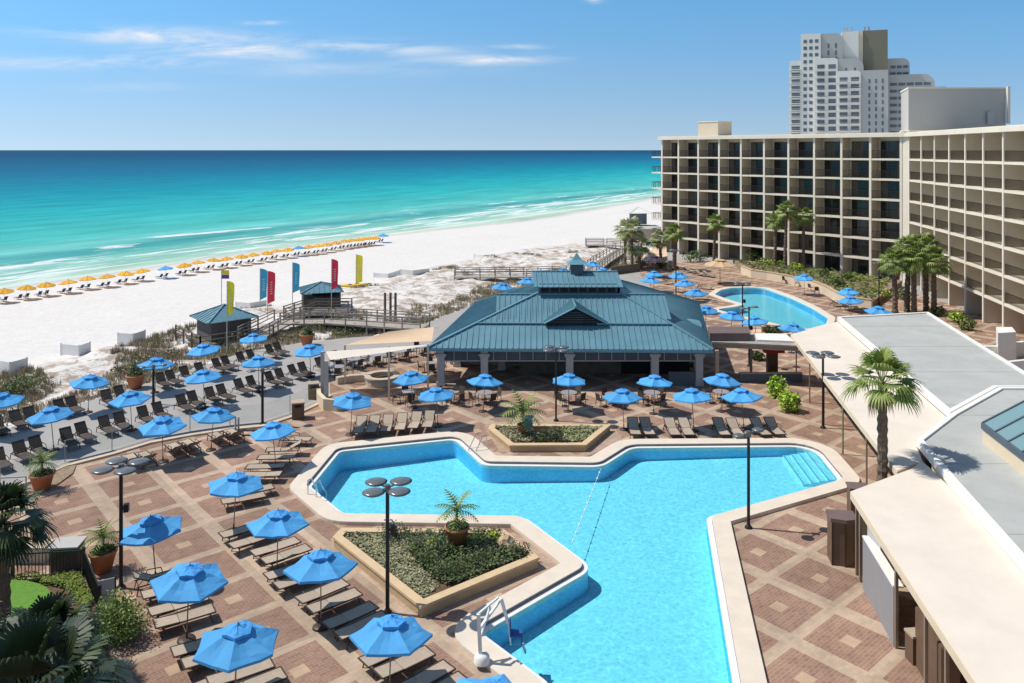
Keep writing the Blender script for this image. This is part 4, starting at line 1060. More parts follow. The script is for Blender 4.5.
# blank service block
sb = thing('service_block', 'plain grey windowless block rising behind the hotel corner', 'building', (58, 120, 0))
def yz(y, d): return 17 + (150 - y) * d / 800
mb = MB(); d0 = 112.0; xa, xb = (908.5 - 512) * d0 / 800, (1008 - 512) * d0 / 800
mb.prism([(xa, d0), (xb, d0 + .5), (xb + 3.5, d0 + 12), (xa + 2.95, d0 + 8.2)], 0, yz(88.5, d0)); wbuild(mb, 'wall', M['block'], sb)
mb = MB(); mb.prism([(xa - .1, d0 - .1), (xb + .1, d0 + .4), (xb + 3.6, d0 + 12.1), (xa + 2.85, d0 + 8.3)], yz(88.5, d0) + .003, yz(88.5, d0) + .2); wbuild(mb, 'roof', M['hoteledge'], sb)
mb = MB(); mb.box((xa + 11.6, d0 - .02 + .06, yz(118, d0)), (1.0, .1, 1.8)); wbuild(mb, 'door', M['towergrey'], sb)
mb = MB(); mb.box((xb + .1, d0 + .1, yz(105, d0)), (.35, .4, 5.2)); wbuild(mb, 'duct', M['hoteledge'], sb)
# ------------------------------------------------------------------ distant tower
def tower():
    D = 350.0; px = D / 800
    def X(x): return (x - 512) * px
    def Z(y): return 17 + (150 - y) * px
    root = thing('apartment_tower', 'tall white stepped apartment tower with a brown lift core, far behind the hotel', 'tower', (X(840), D, 0))
    def mass(x0, x1, yt, d, dep, m_, name='wall', round_=0):
        mb = MB()
        if round_:
            z = Z(yt); n = 6; vs = []
            for yy in (d, d + dep):
                for k in range(n + 1):
                    a = PI / 2 * k / n; vs.append((X(x1) - round_ + round_ * math.sin(a), yy, z - round_ + round_ * math.cos(a)))
                vs += [(X(x1), yy, 0), (X(x0), yy, 0), (X(x0), yy, z)]
            k = n + 4
            mb.add(vs, [tuple(range(k))[::-1], tuple(range(k, 2 * k))] + [(i, (i + 1) % k, k + (i + 1) % k, k + i) for i in range(k)])
        else: mb.box(((X(x0) + X(x1)) / 2, d + dep / 2, Z(yt) / 2), (X(x1) - X(x0), dep, Z(yt)))
        return wbuild(mb, name, m_, root)
    fl = 3.05
    slabs = [0]
    def balc(x0, x1, yt, d, cols, win=True):
        """one bay-stack: recess, slabs and upstands"""
        z1 = Z(yt); nfl = int((z1 - 1) / fl); w_ = X(x1) - X(x0); bw = w_ / cols
        for f in range(nfl):
            zz = z1 - 1.0 - (f + 1) * fl
            if zz < 14: break
            if slabs[0] < 95:
                mb = MB(); mb.box(((X(x0) + X(x1)) / 2, d - .5, zz), (w_ + .2, 1.3, .35)); mb.box(((X(x0) + X(x1)) / 2, d - 1.1, zz + .75), (w_ + .2, .08, .10))
                wbuild(mb, 'balcony', M['towerwhite'], root); slabs[0] += 1
    wn = [0]; rest = MB()
    def wins(x0, x1, yt, d, cols, frac=.62, wh=2.1, ncap=200):
        z1 = Z(yt); nfl = int((z1 - 1) / fl); bw = (X(x1) - X(x0)) / cols
        for f in range(nfl):
            zz = z1 - 1.0 - (f + .5) * fl
            if zz < 15: break
            for c in range(cols):
                tgt = rest if wn[0] >= 95 else MB()
                tgt.box((X(x0) + bw * (c + .5), d - .03, zz), (bw * frac, .08, wh))
                if tgt is not rest: wbuild(tgt, 'window', M['towerdark'], root); wn[0] += 1
    W = M['towerwhite']; GR = M['towergrey']  # grey also paints the shaded side faces of the white blocks
    mass(862, 885, 29, D + 9, 14, M['towertan'], 'lift_core'); mass(856, 862, 29, D + 8.6, 14, M['hotel'], 'lift_core')  # core's sunlit strip and shaded face painted as two colours
    mass(842, 858, 29.5, D + 8, 10, W, 'wall')
    mass(884, 906, 57, D + 14, 12, GR, 'wall', 3); mass(884, 928, 74, D + 12, 12, GR, 'wall', 4.5)
    mass(928, 940, 86, D + 20, 8, M['towertan'], 'wall')
    wins(888, 905, 60, D + 14, 3, .8, 1.3); wins(887, 925, 78, D + 12, 5, .85, 1.3)
    mass(803, 822, 31, D + 4, 16, W); mass(822, 843, 31, D + 6, 14, GR, 'wall', 3)
    wins(804.5, 821, 33, D + 4, 3, .6, 1.5); wins(826, 840, 38, D + 6, 2, .25)
    mass(792, 803, 58, D + 4.5, 14, W); wins(793, 803, 60, D + 4.5, 1, .8, 2.2); balc(791.5, 803, 58, D + 4.5, 1)
    mass(816, 838, 57, D + 2, 12, W, 'wall', 1.5); mass(838, 862, 58, D + 3, 12, GR, 'wall', 4)
    wins(817, 838, 60, D + 2, 2, .66, 1.9); balc(816, 828, 60, D + 2, 2); wins(842, 858, 64, D + 3, 2, .22)
    mass(837, 859, 71, D, 14, W, 'wall', 1.5); mass(859, 884, 71, D + 1, 13, M['towergrey'], 'wall')
    wins(838, 859, 74, D, 2, .7, 2.0); balc(837, 849, 73, D, 2); balc(849, 859, 73, D, 2); wins(864, 882, 76, D + 1, 3, .3, 1.8)
    root.rotation_euler = (0, 0, -.36)
    if rest.v: o = wbuild(rest, 'window', M['towerdark'], root); o['kind'] = 'stuff'
    mb = MB(); 
    for x in (845, 848, 852, 864, 868): mb.box((X(x), D + 12, Z(27)), (.8, .8, 2.6))
    wbuild(mb, 'rooftop_aerials', GR, root)
tower()
# ------------------------------------------------------------------ low service building on the right
lb = thing('low_building', 'low flat roofed poolside building with cream edge strips and grey roof decks', 'building', (20, 40, 0))
Apoly = [(20.9, 59.9), (26.15, 64.3), (22.35, 40.75), (18.78, 37.15), (18.2, 35.55), (16.6, 34.45)]
Bpoly = [(13.7, 32.3), (17.3, 34.6), (18.15, 35.45), (17.9, 32.7), (16.65, 26.0), (14.7, 15), (11.2, 15)]
Cpoly = [(26.2, 64.4), (34.5, 66.3), (31.1, 48.6), (30.4, 45.35), (27.5, 45.35), (22.4, 40.9)]
Dpoly = [(18.8, 37.1), (22.4, 40.75), (27.5, 45.2), (36, 45.2), (36, 14), (14.5, 14), (16.65, 26.0), (17.9, 32.7)]
for nm, P_, z0, z1, mm in (('lower_roof', Apoly, 2.95, 3.2, 'creamroof'), ('lower_roof', Bpoly, 2.96, 3.22, 'creamroof'), ('upper_roof', Cpoly, 3.27, 3.5, 'greyroof'), ('upper_roof', Dpoly, 3.28, 3.52, 'greyroof')):
    mb = MB(); mb.prism(P_, z0, z1); rf = wbuild(mb, nm, M[mm], lb)
    if nm == 'upper_roof':
        mb = MB(); ys_ = [p[1] for p in P_]; yy = min(ys_) + 1.5
        while yy < max(ys_) - .5:
            xs_ = sorted(P_[i][0] + (P_[(i + 1) % len(P_)][0] - P_[i][0]) * (yy - P_[i][1]) / (P_[(i + 1) % len(P_)][1] - P_[i][1]) for i in range(len(P_)) if (P_[i][1] - yy) * (P_[(i + 1) % len(P_)][1] - yy) < 0)
            if len(xs_) >= 2: mb.bar((xs_[0] + .3, yy, z1 + .004), (xs_[-1] - .3, yy, z1 + .004), .09, .012)
            yy += 6.3
        o = wbuild(mb, 'membrane_lap', M['greylap'], rf); o.location = (0, 0, 0)
        mb = MB(); Q = ccw(P_); Qi = offset(Q, -.24); n = len(Q); zt = z1 + .09
        mb.ring(Qi, Q, zt, zt); mb.ring(offset(Q, .012), offset(Q, .012), zt, 3.24); mb.ring(Q, offset(Q, .012), zt, zt); mb.ring(Qi, Qi, z1, zt); o = wbuild(mb, 'parapet', M['trim'], rf); o.location = (0, 0, 0)
    else:
        mb = MB(); Q = ccw(P_); Q2 = offset(Q, .04); mb.ring(Q2, Q2, z1 - .02, z0 - .05); mb.ring(Q, Q2, z1 - .02, z1 - .02); mb.ring(Q2, Q, z0 - .05, z0 - .05); o = wbuild(mb, 'fascia', M['cream'], rf); o.location = (0, 0, 0)
# awning posts under strip A
ea, eb = Vector((20.9, 59.9, 0)), Vector((16.6, 34.5, 0))
for t in (.05, .24, .41, .60, .79): 
    p = ea + (eb - ea) * t + Vector((.15, 0, 0)); mb = MB(); mb.cyl(p, p + Vector((0, 0, 2.95)), .05, n=8); wbuild(mb, 'post', M['pole'], lb)
mb = MB(); mb.prism([(26.0, 62.8), (33.8, 64.8), (30.2, 45.6), (30, 15), (18.0, 15), (19.3, 33.8), (19.3, 36.8), (22.8, 41)], 0, 3.26); wbuild(mb, 'wall', M['cream'], lb)
for t in (.15, .4, .65, .88):
    a = lerp((25.2, 61.8, 0), (22.0, 39.8, 0), t); mb = MB(); mb.box((a.x - .05, a.y, 1.1), (.1, 1.9, 2.2), rz=-.14); wbuild(mb, 'door', M['glassdark'], lb)
# bar counter front under strip B (white panels, counter, openings)
def edgeB(y, off=0): t = (32.3 - y) / (32.3 - 15); return Vector((13.7 + (11.2 - 13.7) * t + off, y, 0))
mb = MB(); a, b = edgeB(31.0, .14), edgeB(27.4, .14); mb.bar(a + Vector((0, 0, 1.0)), b + Vector((0, 0, 1.0)), .12, 2.0); wbuild(mb, 'panel_wall', M['canvaswhite'], lb)
mb = MB(); mb.bar(a + Vector((0.1, 0, 2.03)), b + Vector((.1, 0, 2.03)), .35, .06); wbuild(mb, 'counter_top', M['trim'], lb)
mb = MB(); a, b = edgeB(27.3, 2.4), edgeB(15.5, 2.4); mb.bar(a + Vector((0, 0, 1.45)), b + Vector((0, 0, 1.45)), .1, 2.9); wbuild(mb, 'inner_wall', M['brownlid'], lb)
mb = MB(); mb.bar(edgeB(31.9, 2.2) + Vector((0, 0, 1.4)), edgeB(27.4, 2.2) + Vector((0, 0, 1.4)), .1, 2.8); mb.bar(edgeB(32, .1) + Vector((0, 0, 1.4)), edgeB(32, 2.2) + Vector((0, .3, 1.4)), .1, 2.8); wbuild(mb, 'inner_wall', M['cream'], lb)
for y in (32.0, 31.5, 27.3, 24.6, 23.0, 19): mb = MB(); p = edgeB(y, .14); mb.bar(p, p + Vector((0, 0, 2.95)), .10); wbuild(mb, 'post', M['pole'], lb)
mb = MB(); p = edgeB(30.5, .2); mb.box((p.x + .2, p.y, 2.0), (.1, 1.1, .85)); wbuild(mb, 'screen_panel', M['towergrey'], lb)
# skylight on roof D
sk = thing('roof_skylight', 'sloping glazed skylight with dark bars on the nearer grey roof', 'skylight', (23, 30, 3.5))
a0, a1 = Vector((21.7, 36.9, 3.5)), Vector((19.6, 21.3, 3.5)); w4 = Vector((4.4, 1.6, 0)); U = Vector((0, 0, .85)); U2 = Vector((0, 0, 2.1))
mb = MB(); v = [a0, a1, a1 + w4, a0 + w4]; vt = [a0 + U, a1 + U, a1 + w4 + U2, a0 + w4 + U2]; mb.add(v + vt, [(0, 1, 5, 4), (1, 2, 6, 5), (2, 3, 7, 6), (3, 0, 4, 7), (4, 5, 6, 7)]); wbuild(mb, 'upstand', M['cream'], sk)
mb = MB(); e = Vector((0, 0, .05)); mb.add([p + e for p in vt], [(0, 1, 2, 3)]); wbuild(mb, 'glazing', M['skylight'], sk)
mb = MB(); e = Vector((0, 0, .07)); n_ = 13
for i in range(n_ + 1): mb.bar(lerp(vt[0], vt[1], i / n_) + e, lerp(vt[3], vt[2], i / n_) + e, .07, .07)
mb.bar(vt[0] + e - U * .15, vt[1] + e - U * .15, .14, .26); mb.bar(vt[3] + e, vt[2] + e, .14, .16); wbuild(mb, 'glazing_bar', M['slate'], sk)
# ------------------------------------------------------------------ breezeway between pavilion and low building
bz = thing('breezeway', 'flat roofed covered walkway on posts linking pavilion and low building', 'walkway roof', (17, 60, 0))
mb = MB(); mb.prism([P3(712, 342, 2.9)[:2], P3(797, 346, 2.9)[:2], P3(788, 336, 2.9)[:2], P3(752, 334, 2.9)[:2], P3(707, 334, 2.9)[:2]], 2.78, 2.92); wbuild(mb, 'roof', M['wood'], bz)
mb = MB(); a, b = P3(752, 342, 3.0), P3(796, 343.5, 3.0); mb.prism([P3(757, 341, 2.95)[:2], P3(794, 342.5, 2.95)[:2], P3(786, 335, 2.95)[:2], P3(755, 334.5, 2.95)[:2]], 2.93, 3.05); wbuild(mb, 'roof_membrane', M['trim'], bz)
mb = MB(); a, b = P3(710, 340, 3.0), P3(750, 340, 3.0); mb.prism([a[:2], b[:2], P3(749, 325.5, 3.6)[:2], P3(708, 325, 3.6)[:2]], 2.925, 3.5); wbuild(mb, 'plant_screen', M['brownlid'], bz)
mb = MB(); mb.bar(P3(712, 345, 2.62), P3(798, 349, 2.62), .12, .3); wbuild(mb, 'beam', M['taupe'], bz)
for (x, y) in ((717, 388), (775, 374.5), (751, 374.5)):
    mb = MB(); p = P3(x, y, 0); mb.bar(p, p + Vector((0, 0, 2.7)), .24 if x < 730 else .16); wbuild(mb, 'post', M['taupe'], bz)
lw = thing('low_wall', 'low dark screen wall running right from the pavilion under the covered walkway', 'wall', G(780, 382))
mb = MB(); mb.bar(G(739, 382, 0) + Vector((0, 0, .32)), G(802, 382, 0) + Vector((0, 0, .32)), .18, .64); wbuild(mb, 'wall', M['slate'], lw)
mb = MB(); mb.bar(G(739, 382, 0) + Vector((0, 0, .67)), G(802, 382, 0) + Vector((0, 0, .67)), .26, .07); wbuild(mb, 'coping', M['taupe'], lw)
cb_ = thing('notice_cabinet', 'brown upright cabinet behind the low dark wall', 'cabinet', G(772, 375))
mb = MB(); mb.box((0, 0, .85), (.75, .5, 1.7)); build(mb, 'body', M['brownwood'], cb_); mb = MB(); mb.box((.12, .0, 1.9), (1.5, .6, .35)); build(mb, 'lid', M['red'], cb_)
# white stair walls at the far right
sw = thing('entrance_steps', 'white walled steps between the low building and the right hotel wing', 'steps', (38, 62, 0))
mb = MB(); z = 1.6
for a, b in (((966, 346), (1000, 346)), ((1000, 346), (1024, 341)), ((1003, 362), (1040, 358)), ((966, 346), (1010, 366))):
    mb.bar(P3(*a, z) - Vector((0, 0, .8)), P3(*b, z) - Vector((0, 0, .8)), .3, 1.6)
wbuild(mb, 'wall', M['trim'], sw)
mb = MB(); mb.prism([P3(996, 327, 2.8)[:2], P3(1012, 327, 2.8)[:2], P3(1016, 332, 2.8)[:2], P3(998, 333, 2.8)[:2]], 0, 2.8); wbuild(mb, 'pier', M['trim'], sw)
bn = thing('timber_bench', 'long grey timber bench on the paving beside the white steps', 'bench', G(1016, 362))
mb = MB(); mb.box((0, 0, .45), (4.2, .9, .08), rz=-.5); build(mb, 'seat', M['wood'], bn)
mb = MB()
for q in (-1.7, 1.7): mb.box((q * math.cos(-.5), q * math.sin(-.5), .21), (.12, .7, .42), rz=-.5)
build(mb, 'legs_frame', M['wooddk'], bn)
# curved cream retaining wall by the lagoon pool
rw = thing('retaining_wall', 'curved cream retaining wall between lagoon pool and hotel', 'wall', G(790, 285))
pts = [G(x, y, 1.0) for x, y in ((742, 266), (752, 270), (768, 272), (795, 277), (812, 280.5), (826, 286), (838, 293), (850, 297), (872, 300))]
pts_wall = pts
mb = MB(); ribbon(mb, pts, .35, 0, 1.0); wbuild(mb, 'wall', M['cream'], rw)
mb = MB(); ribbon(mb, pts, .45, 1.003, 1.08); wbuild(mb, 'cap', M['planter'], rw)
mb = MB(); back = [(p.x, p.y) for p in pts]; mb.prism(back + [(48.5, 99.5), (33, 119.5)], 0, .78, bottom=False)
struct(build(mb, 'planting_bed', M['gravel']), 'raised planting bed along the hotel')
# ------------------------------------------------------------------ near left corner: lawn, fence, hedge
mb = MB(); ce = G(18, 592); 
mb.prism([(ce.x - 1.3 + 3.0 * math.cos(a), ce.y - 1.0 + 1.7 * math.sin(a)) for a in [2 * PI * k / 28 for k in range(28)]], .02, .16, bottom=False)
struct(build(mb, 'lawn', M['turf']), 'small bright green lawn in the near left corner')
mb = MB(); mb.prism([Gx(*p) for p in ((-60, 580), (84, 580), (100, 622), (150, 800), (-200, 800), (-200, 590))], .008, .05, bottom=False)
struct(build(mb, 'planting_soil', M['soil']), 'dark planted soil round the small lawn')
fe = thing('picket_fence', 'black metal picket fence above the lime hedge in the near left corner', 'fence', G(45, 580))
fp = [G(-60, 585), G(84, 577), G(100, 618)]
mb = MB(); pk = MB()
for a, b in zip(fp[:-1], fp[1:]):
    for z in (.15, 1.05): mb.bar(a + Vector((0, 0, z)), b + Vector((0, 0, z)), .045)
    n_ = max(2, int((b - a).length / .13))
    for i in range(n_): p = a + (b - a) * i / n_; pk.bar(p + Vector((0, 0, .1)), p + Vector((0, 0, 1.08)), .022)
wbuild(mb, 'rail', M['black'], fe); wbuild(pk, 'pickets', M['black'], fe)
for p in (fp[1], fp[2], lerp(fp[0], fp[1], .5)): mb = MB(); mb.bar(p, p + Vector((0, 0, 1.2)), .08); wbuild(mb, 'post', M['black'], fe)
cu_ = thing('storage_chest', 'dark service cupboard with pale lid behind the picket fence', 'cupboard', G(62, 575), .1)
mb = MB(); mb.box((0, .5, .5), (1.0, .8, 1.0)); build(mb, 'body', M['dkbrown'], cu_); mb = MB(); mb.box((0, .5, 1.04), (1.15, .95, .07)); build(mb, 'lid', M['block'], cu_)
sl = thing('seat_wall', 'low cream wall behind the picket fence at the left edge', 'wall', G(0, 570))
mb = MB(); mb.box((-1.0, .8, .3), (5.0, .6, .6)); build(mb, 'wall', M['cream'], sl); mb = MB(); mb.box((-1.0, .8, .64), (5.1, .75, .08)); build(mb, 'cap', M['kerb'], sl)
sg = thing('chalk_sign', 'small framed sign board leaning by the end of the picket fence', 'sign', G(106, 605), .5)
mb = MB(); mb.box((0, 0, .5), (.6, .05, .85), rot=Matrix.Rotation(-.2, 3, 'X')); build(mb, 'board', M['block'], sg)
mb = MB()
for s in (-1, 1): mb.bar((s * .32, -.1, 0), (s * .32, .06, .98), .05)
build(mb, 'frame', M['bronze'], sg)
# ------------------------------------------------------------------ raised planters
def planter(label, px, zt, z):
    P_ = ccw([Gx(x, y, z) for x, y in px]); c = sum((Vector(p) for p in P_), Vector((0, 0))) / len(P_)
    root = thing('planter_bed', label, 'planter', (c.x, c.y, 0))
    Pi = offset(P_, -.28); Pc = offset(P_, .05); Pj = offset(P_, -.32)
    mb = MB(); mb.ring(P_, P_, z - .10, 0.0); mb.ring(Pi, Pi, z - .2, z - .1); wbuild(mb, 'wall', M['planter'], root)
    mb = MB(); mb.ring(Pj, Pc, z, z); mb.ring(Pc, Pc, z, z - .1); mb.ring(Pc, Pj, z - .1, z - .1); mb.ring(Pj, Pj, z - .1, z); wbuild(mb, 'cap', M['plantertop'], root)
    mb = MB(); mb.sheet([Pi], z - .14); wbuild(mb, 'soil', M['soil'], root)
    return Pi
PL1 = planter('nearer stone planter bed shaped like a kite, beside the tall centre lamp', ((334, 536.5), (342, 528), (503, 529.5), (538, 557), (421, 605.5)), 0, .45)
PL2 = planter('further stone planter bed between pavilion and pool', ((489, 428), (492, 424), (610, 424.5), (585.5, 444.5), (510, 445)), 0, .40)
def fill_plants(name, label, poly, z, n, size, h, mats, seed, lo=0.0, test=None):
    r = random.Random(seed); mb = MB(); bx = [p[0] for p in poly]; by = [p[1] for p in poly]; k = 0
    while k < n:
        x, y = r.uniform(min(bx), max(bx)), r.uniform(min(by), max(by))
        if not inside(x, y, poly) or (test and not test(x, y)): 
            k += .02; continue
        k += 1; hh = h * (.55 + .7 * (noise.noise(Vector((x * 1.1, y * 1.1, seed))) + .5))
        for q in range(5):
            p = Vector((x + r.uniform(-.09, .09), y + r.uniform(-.09, .09), z + r.uniform(.15, 1) * hh)); a = Vector((r.uniform(-1, 1), r.uniform(-1, 1), r.uniform(-.25, .35))).normalized()
            b = a.cross(Vector((r.uniform(-.6, .6), r.uniform(-.6, .6), 1))).normalized(); s = size * r.uniform(.6, 1.3); mb.mi = r.randrange(len(mats))
            mb.add([p - a * s, p + b * s * .6, p + a * s, p - b * s * .6], [(0, 1, 2, 3)])
    o = build(mb, name, mats); o['kind'] = 'stuff'; o['label'] = label; return o
def sub(poly_px, z): return ccw([Gx(x, y, z) for x, y in poly_px])
fill_plants('ground_cover', 'variegated olive ground cover along the left side of the nearer planter', sub(((342, 535), (402, 532), (412, 560), (438, 588), (424, 598), (350, 543)), .3), .30, 1100, .05, .16, [M['leafolive'], M['leafgrey'], M['leafolive']], 1)
fill_plants('ground_cover', 'dark green spreading plants in the nearer planter', sub(((402, 532), (500, 533), (530, 557), (452, 587), (438, 583), (412, 560)), .3), .30, 1500, .06, .30, [M['leafmid'], M['leafgrey'], M['leafdk']], 2)
fill_plants('ground_cover', 'reddish olive ground cover on the left of the further planter', sub(((494, 427), (530, 427), (538, 442), (512, 442)), .28), .27, 380, .06, .18, [M['leafolive'], M['grassdry'], M['leafgrey']], 3)
fill_plants('ground_cover', 'pale green ground cover on the right of the further planter', sub(((562, 427), (605, 427), (584, 441), (560, 442)), .28), .27, 420, .06, .18, [M['leafolive'], M['leafmid'], M['leafolive']], 4)
def at_apex(x, y, z=2.5, zg=0.0):
    """ground spot below a point of height z"""
    p = G(x, y, z); return (p.x, p.y, zg)
r5 = random.Random(5)
ug = 'blue patio umbrellas'
UM = [
 (2, 393, 'blue umbrella cut off by the left edge'),
 (88, 374, 'blue umbrella on the walk against the bare white dune'),
 (132, 389, 'blue umbrella on the walk just below the dune pot with the round bush'),
 (155, 357, 'blue umbrella at the dune edge whose canopy sits above a short black post'),
 (206, 343.5, 'blue umbrella at the dune edge just below the seaward hut with dark walls'),
 (254.5, 332.5, 'blue umbrella nearest the ramp of the timber boardwalk'),
 (205, 370, 'blue umbrella between the two dark lounger rows, left of the short lamp'),
 (259, 356.5, 'blue umbrella on the walk whose canopy touches the top of the short black lamp'),
 (54, 406, 'blue umbrella beside the terracotta pot in the kerbside mulch bed'),
 (163, 416, 'blue umbrella just inside the kerb above two tilted tan loungers'),
 (211, 406, 'blue umbrella at the kerb right of the steel bollard, over a tan lounger pair'),
 (311, 343.5, 'blue umbrella beside the tall grey screen posts of the upper terrace'),
 (276, 421, 'blue umbrella over the tan loungers at the pool left corner'),
 (233.5, 475, 'blue umbrella halfway between the pool left corner and the left tall lamp'),
 (156, 516, 'blue umbrella carrying the shadow of the left lamp heads, by the terracotta pot'),
 (186.5, 568, 'blue umbrella right of the round green bush in the near left corner'),
 (277, 511.5, 'blue umbrella nearest the left tip of the kite shaped planter'),
 (321, 557, 'blue umbrella over tan loungers left of the centre lamp post'),
 (389, 623, 'blue umbrella whose canopy touches the foot of the tall centre lamp'),
 (234, 630.5, 'largest blue umbrella low in the picture beside the leafy palm shadow'),
 (484, 689, 'blue umbrella peeping over the bottom edge just left of the pool hoist'),
 (350.5, 393, 'blue umbrella at the left end of the lounger row facing the pool'),
 (413, 370, 'blue umbrella left of the pavilion beside the stone fire ring'),
 (438, 386, 'blue umbrella in front of the pavilion corner column, beside a square table'),
 (483, 373, 'blue umbrella in front of the second pavilion column, over a table'),
 (568, 373, 'blue umbrella in front of the middle pavilion column beside the slim lamp'),
 (624, 388.5, 'blue umbrella at the right end of the further planter bed'),
 (653.6, 375, 'blue umbrella in front of the fourth pavilion column'),
 (694, 389.5, 'blue umbrella behind four loungers in the centre of the pavilion front'),
 (721, 373, 'blue umbrella touching the right end of the pavilion roof'),
 (744, 388, 'blue umbrella furthest right on the pavilion side of the main pool'),
 (502, 282, 'leftmost blue umbrella behind the pavilion, at the dune edge'),
 (528, 277, 'blue umbrella just left of the pavilion cupola roof'),
 (539.5, 270.5, 'small blue umbrella behind the left end of the upper teal roof'),
 (564, 268, 'blue umbrella peeping above the upper teal roof left of the cupola'),
 (592, 261.5, 'blue umbrella behind the pavilion at the foot of the beach ramp'),
 (603, 268, 'blue umbrella peeping above the upper teal roof right of the cupola'),
 (654, 271, 'upper of two overlapping blue umbrellas left of the far thin lamp'),
 (650, 276.5, 'lower of two overlapping blue umbrellas left of the far thin lamp'),
 (678.5, 271.5, 'blue umbrella crossed by the far thin lamp post'),
 (686, 279.5, 'blue umbrella right of the far thin lamp post near the lagoon loungers'),
 (696, 288.5, 'blue umbrella at the left tip of the lagoon pool'),
 (705.5, 305.5, 'blue umbrella left of the lagoon pool bay behind the pavilion roof'),
 (730.5, 311, 'blue umbrella at the bay of the lagoon pool, over peach paving'),
 (757, 316.5, 'blue umbrella on the near bank of the lagoon pool beside the thin lamp'),
 (791.6, 323, 'blue umbrella on the near bank of the lagoon pool beside the cream roof'),
 (804.5, 273.5, 'blue umbrella with chairs below the curved cream wall'),
 (849, 287.5, 'upper of two blue umbrellas right of the lagoon pool'),
 (851, 296, 'lower of two blue umbrellas right of the lagoon pool'),
 (877, 305.5, 'blue umbrella beside the palm cluster above the grey roof'),
]
for i, (x, y, lab) in enumerate(UM):
    p = at_apex(x, y); near = y > 400
    tilt = (r5.uniform(-.08, .08), r5.uniform(-.08, .08), r5.uniform(0, 6.28))
    UMB[(i * 5 + i // 6) % 6].put(lab, p, group=ug, rot=tilt, sc=r5.uniform(.97, 1.03) * (1.04 if i > 12 and near else 1.0))
big = make_umbrella((M['tanumb'], M['tanumb']), 'umbrella', R=2.1, ztop=3.1, zrim=2.45, n=8, pole_r=.045, seed=31)
big.put('wide tan umbrella by the hotel end of the lagoon pool', at_apex(720, 259.5, 3.1))
big2 = make_umbrella((M['darkumb'], M['darkumb']), 'umbrella', R=1.6, ztop=2.8, zrim=2.25, n=8, seed=33)
big2.put('dark purple umbrella below the palms at the beach end of the hotel', at_apex(654.5, 256, 2.8))

# ---------------------------------------------------------------- loungers
ORD = ['first', 'second', 'third', 'fourth', 'fifth', 'sixth', 'seventh', 'eighth', 'ninth', 'tenth', 'eleventh', 'twelfth', 'thirteenth', 'fourteenth', 'fifteenth', 'sixteenth', 'seventeenth', 'eighteenth', 'nineteenth', 'twentieth']
ORD += ['twenty ' + o for o in ORD[:9]] + ['thirtieth'] + ['thirty ' + o for o in ORD[:9]]
row1 = [(-2, 455), (19, 447.5), (35, 442.5), (66, 434), (81, 428.5), (104, 422), (119, 418), (142.5, 412), (157.5, 408), (181, 400), (192, 396.5), (209.5, 392.5), (221, 389.5), (238.5, 384), (250.5, 381), (269, 376.5), (279, 373.5), (292, 369.5), (302, 367), (319, 362)]
row2 = [(-3, 422), (15, 416), (29, 412.5), (59, 405), (71, 402), (106, 395), (119, 391), (160, 377.5), (170, 375), (184, 371), (199, 367.5), (216, 363), (225, 360.5), (240, 356.5), (250, 354), (269, 349), (277, 346.5)]
for nm, row, lg in (('lower', row1, 'dark loungers in the lower walk row'), ('upper', row2, 'dark loungers in the upper walk row')):
    for i, (x, y) in enumerate(row):
        p = G(x, y, .62); ang = math.radians(-38 + r5.uniform(-5, 5))
        c = Vector((math.cos(ang), math.sin(ang), 0)) * .42
        lb_ = 'upright dark lounger, %s from the left in the %s row on the walk' % (ORD[i], nm)
        LOUNGE_UP.put(lb_, (p.x + c.x, p.y + c.y, 0), ang, lg, sc=.95)
def LG(proto, x, y, deg, lab, grp='tan pool loungers'):
    p = G(x, y, .38); proto.put(lab, (p.x, p.y, 0), math.radians(deg + r5.uniform(-2.5, 2.5)), grp)
V_, U_ = -50, 41
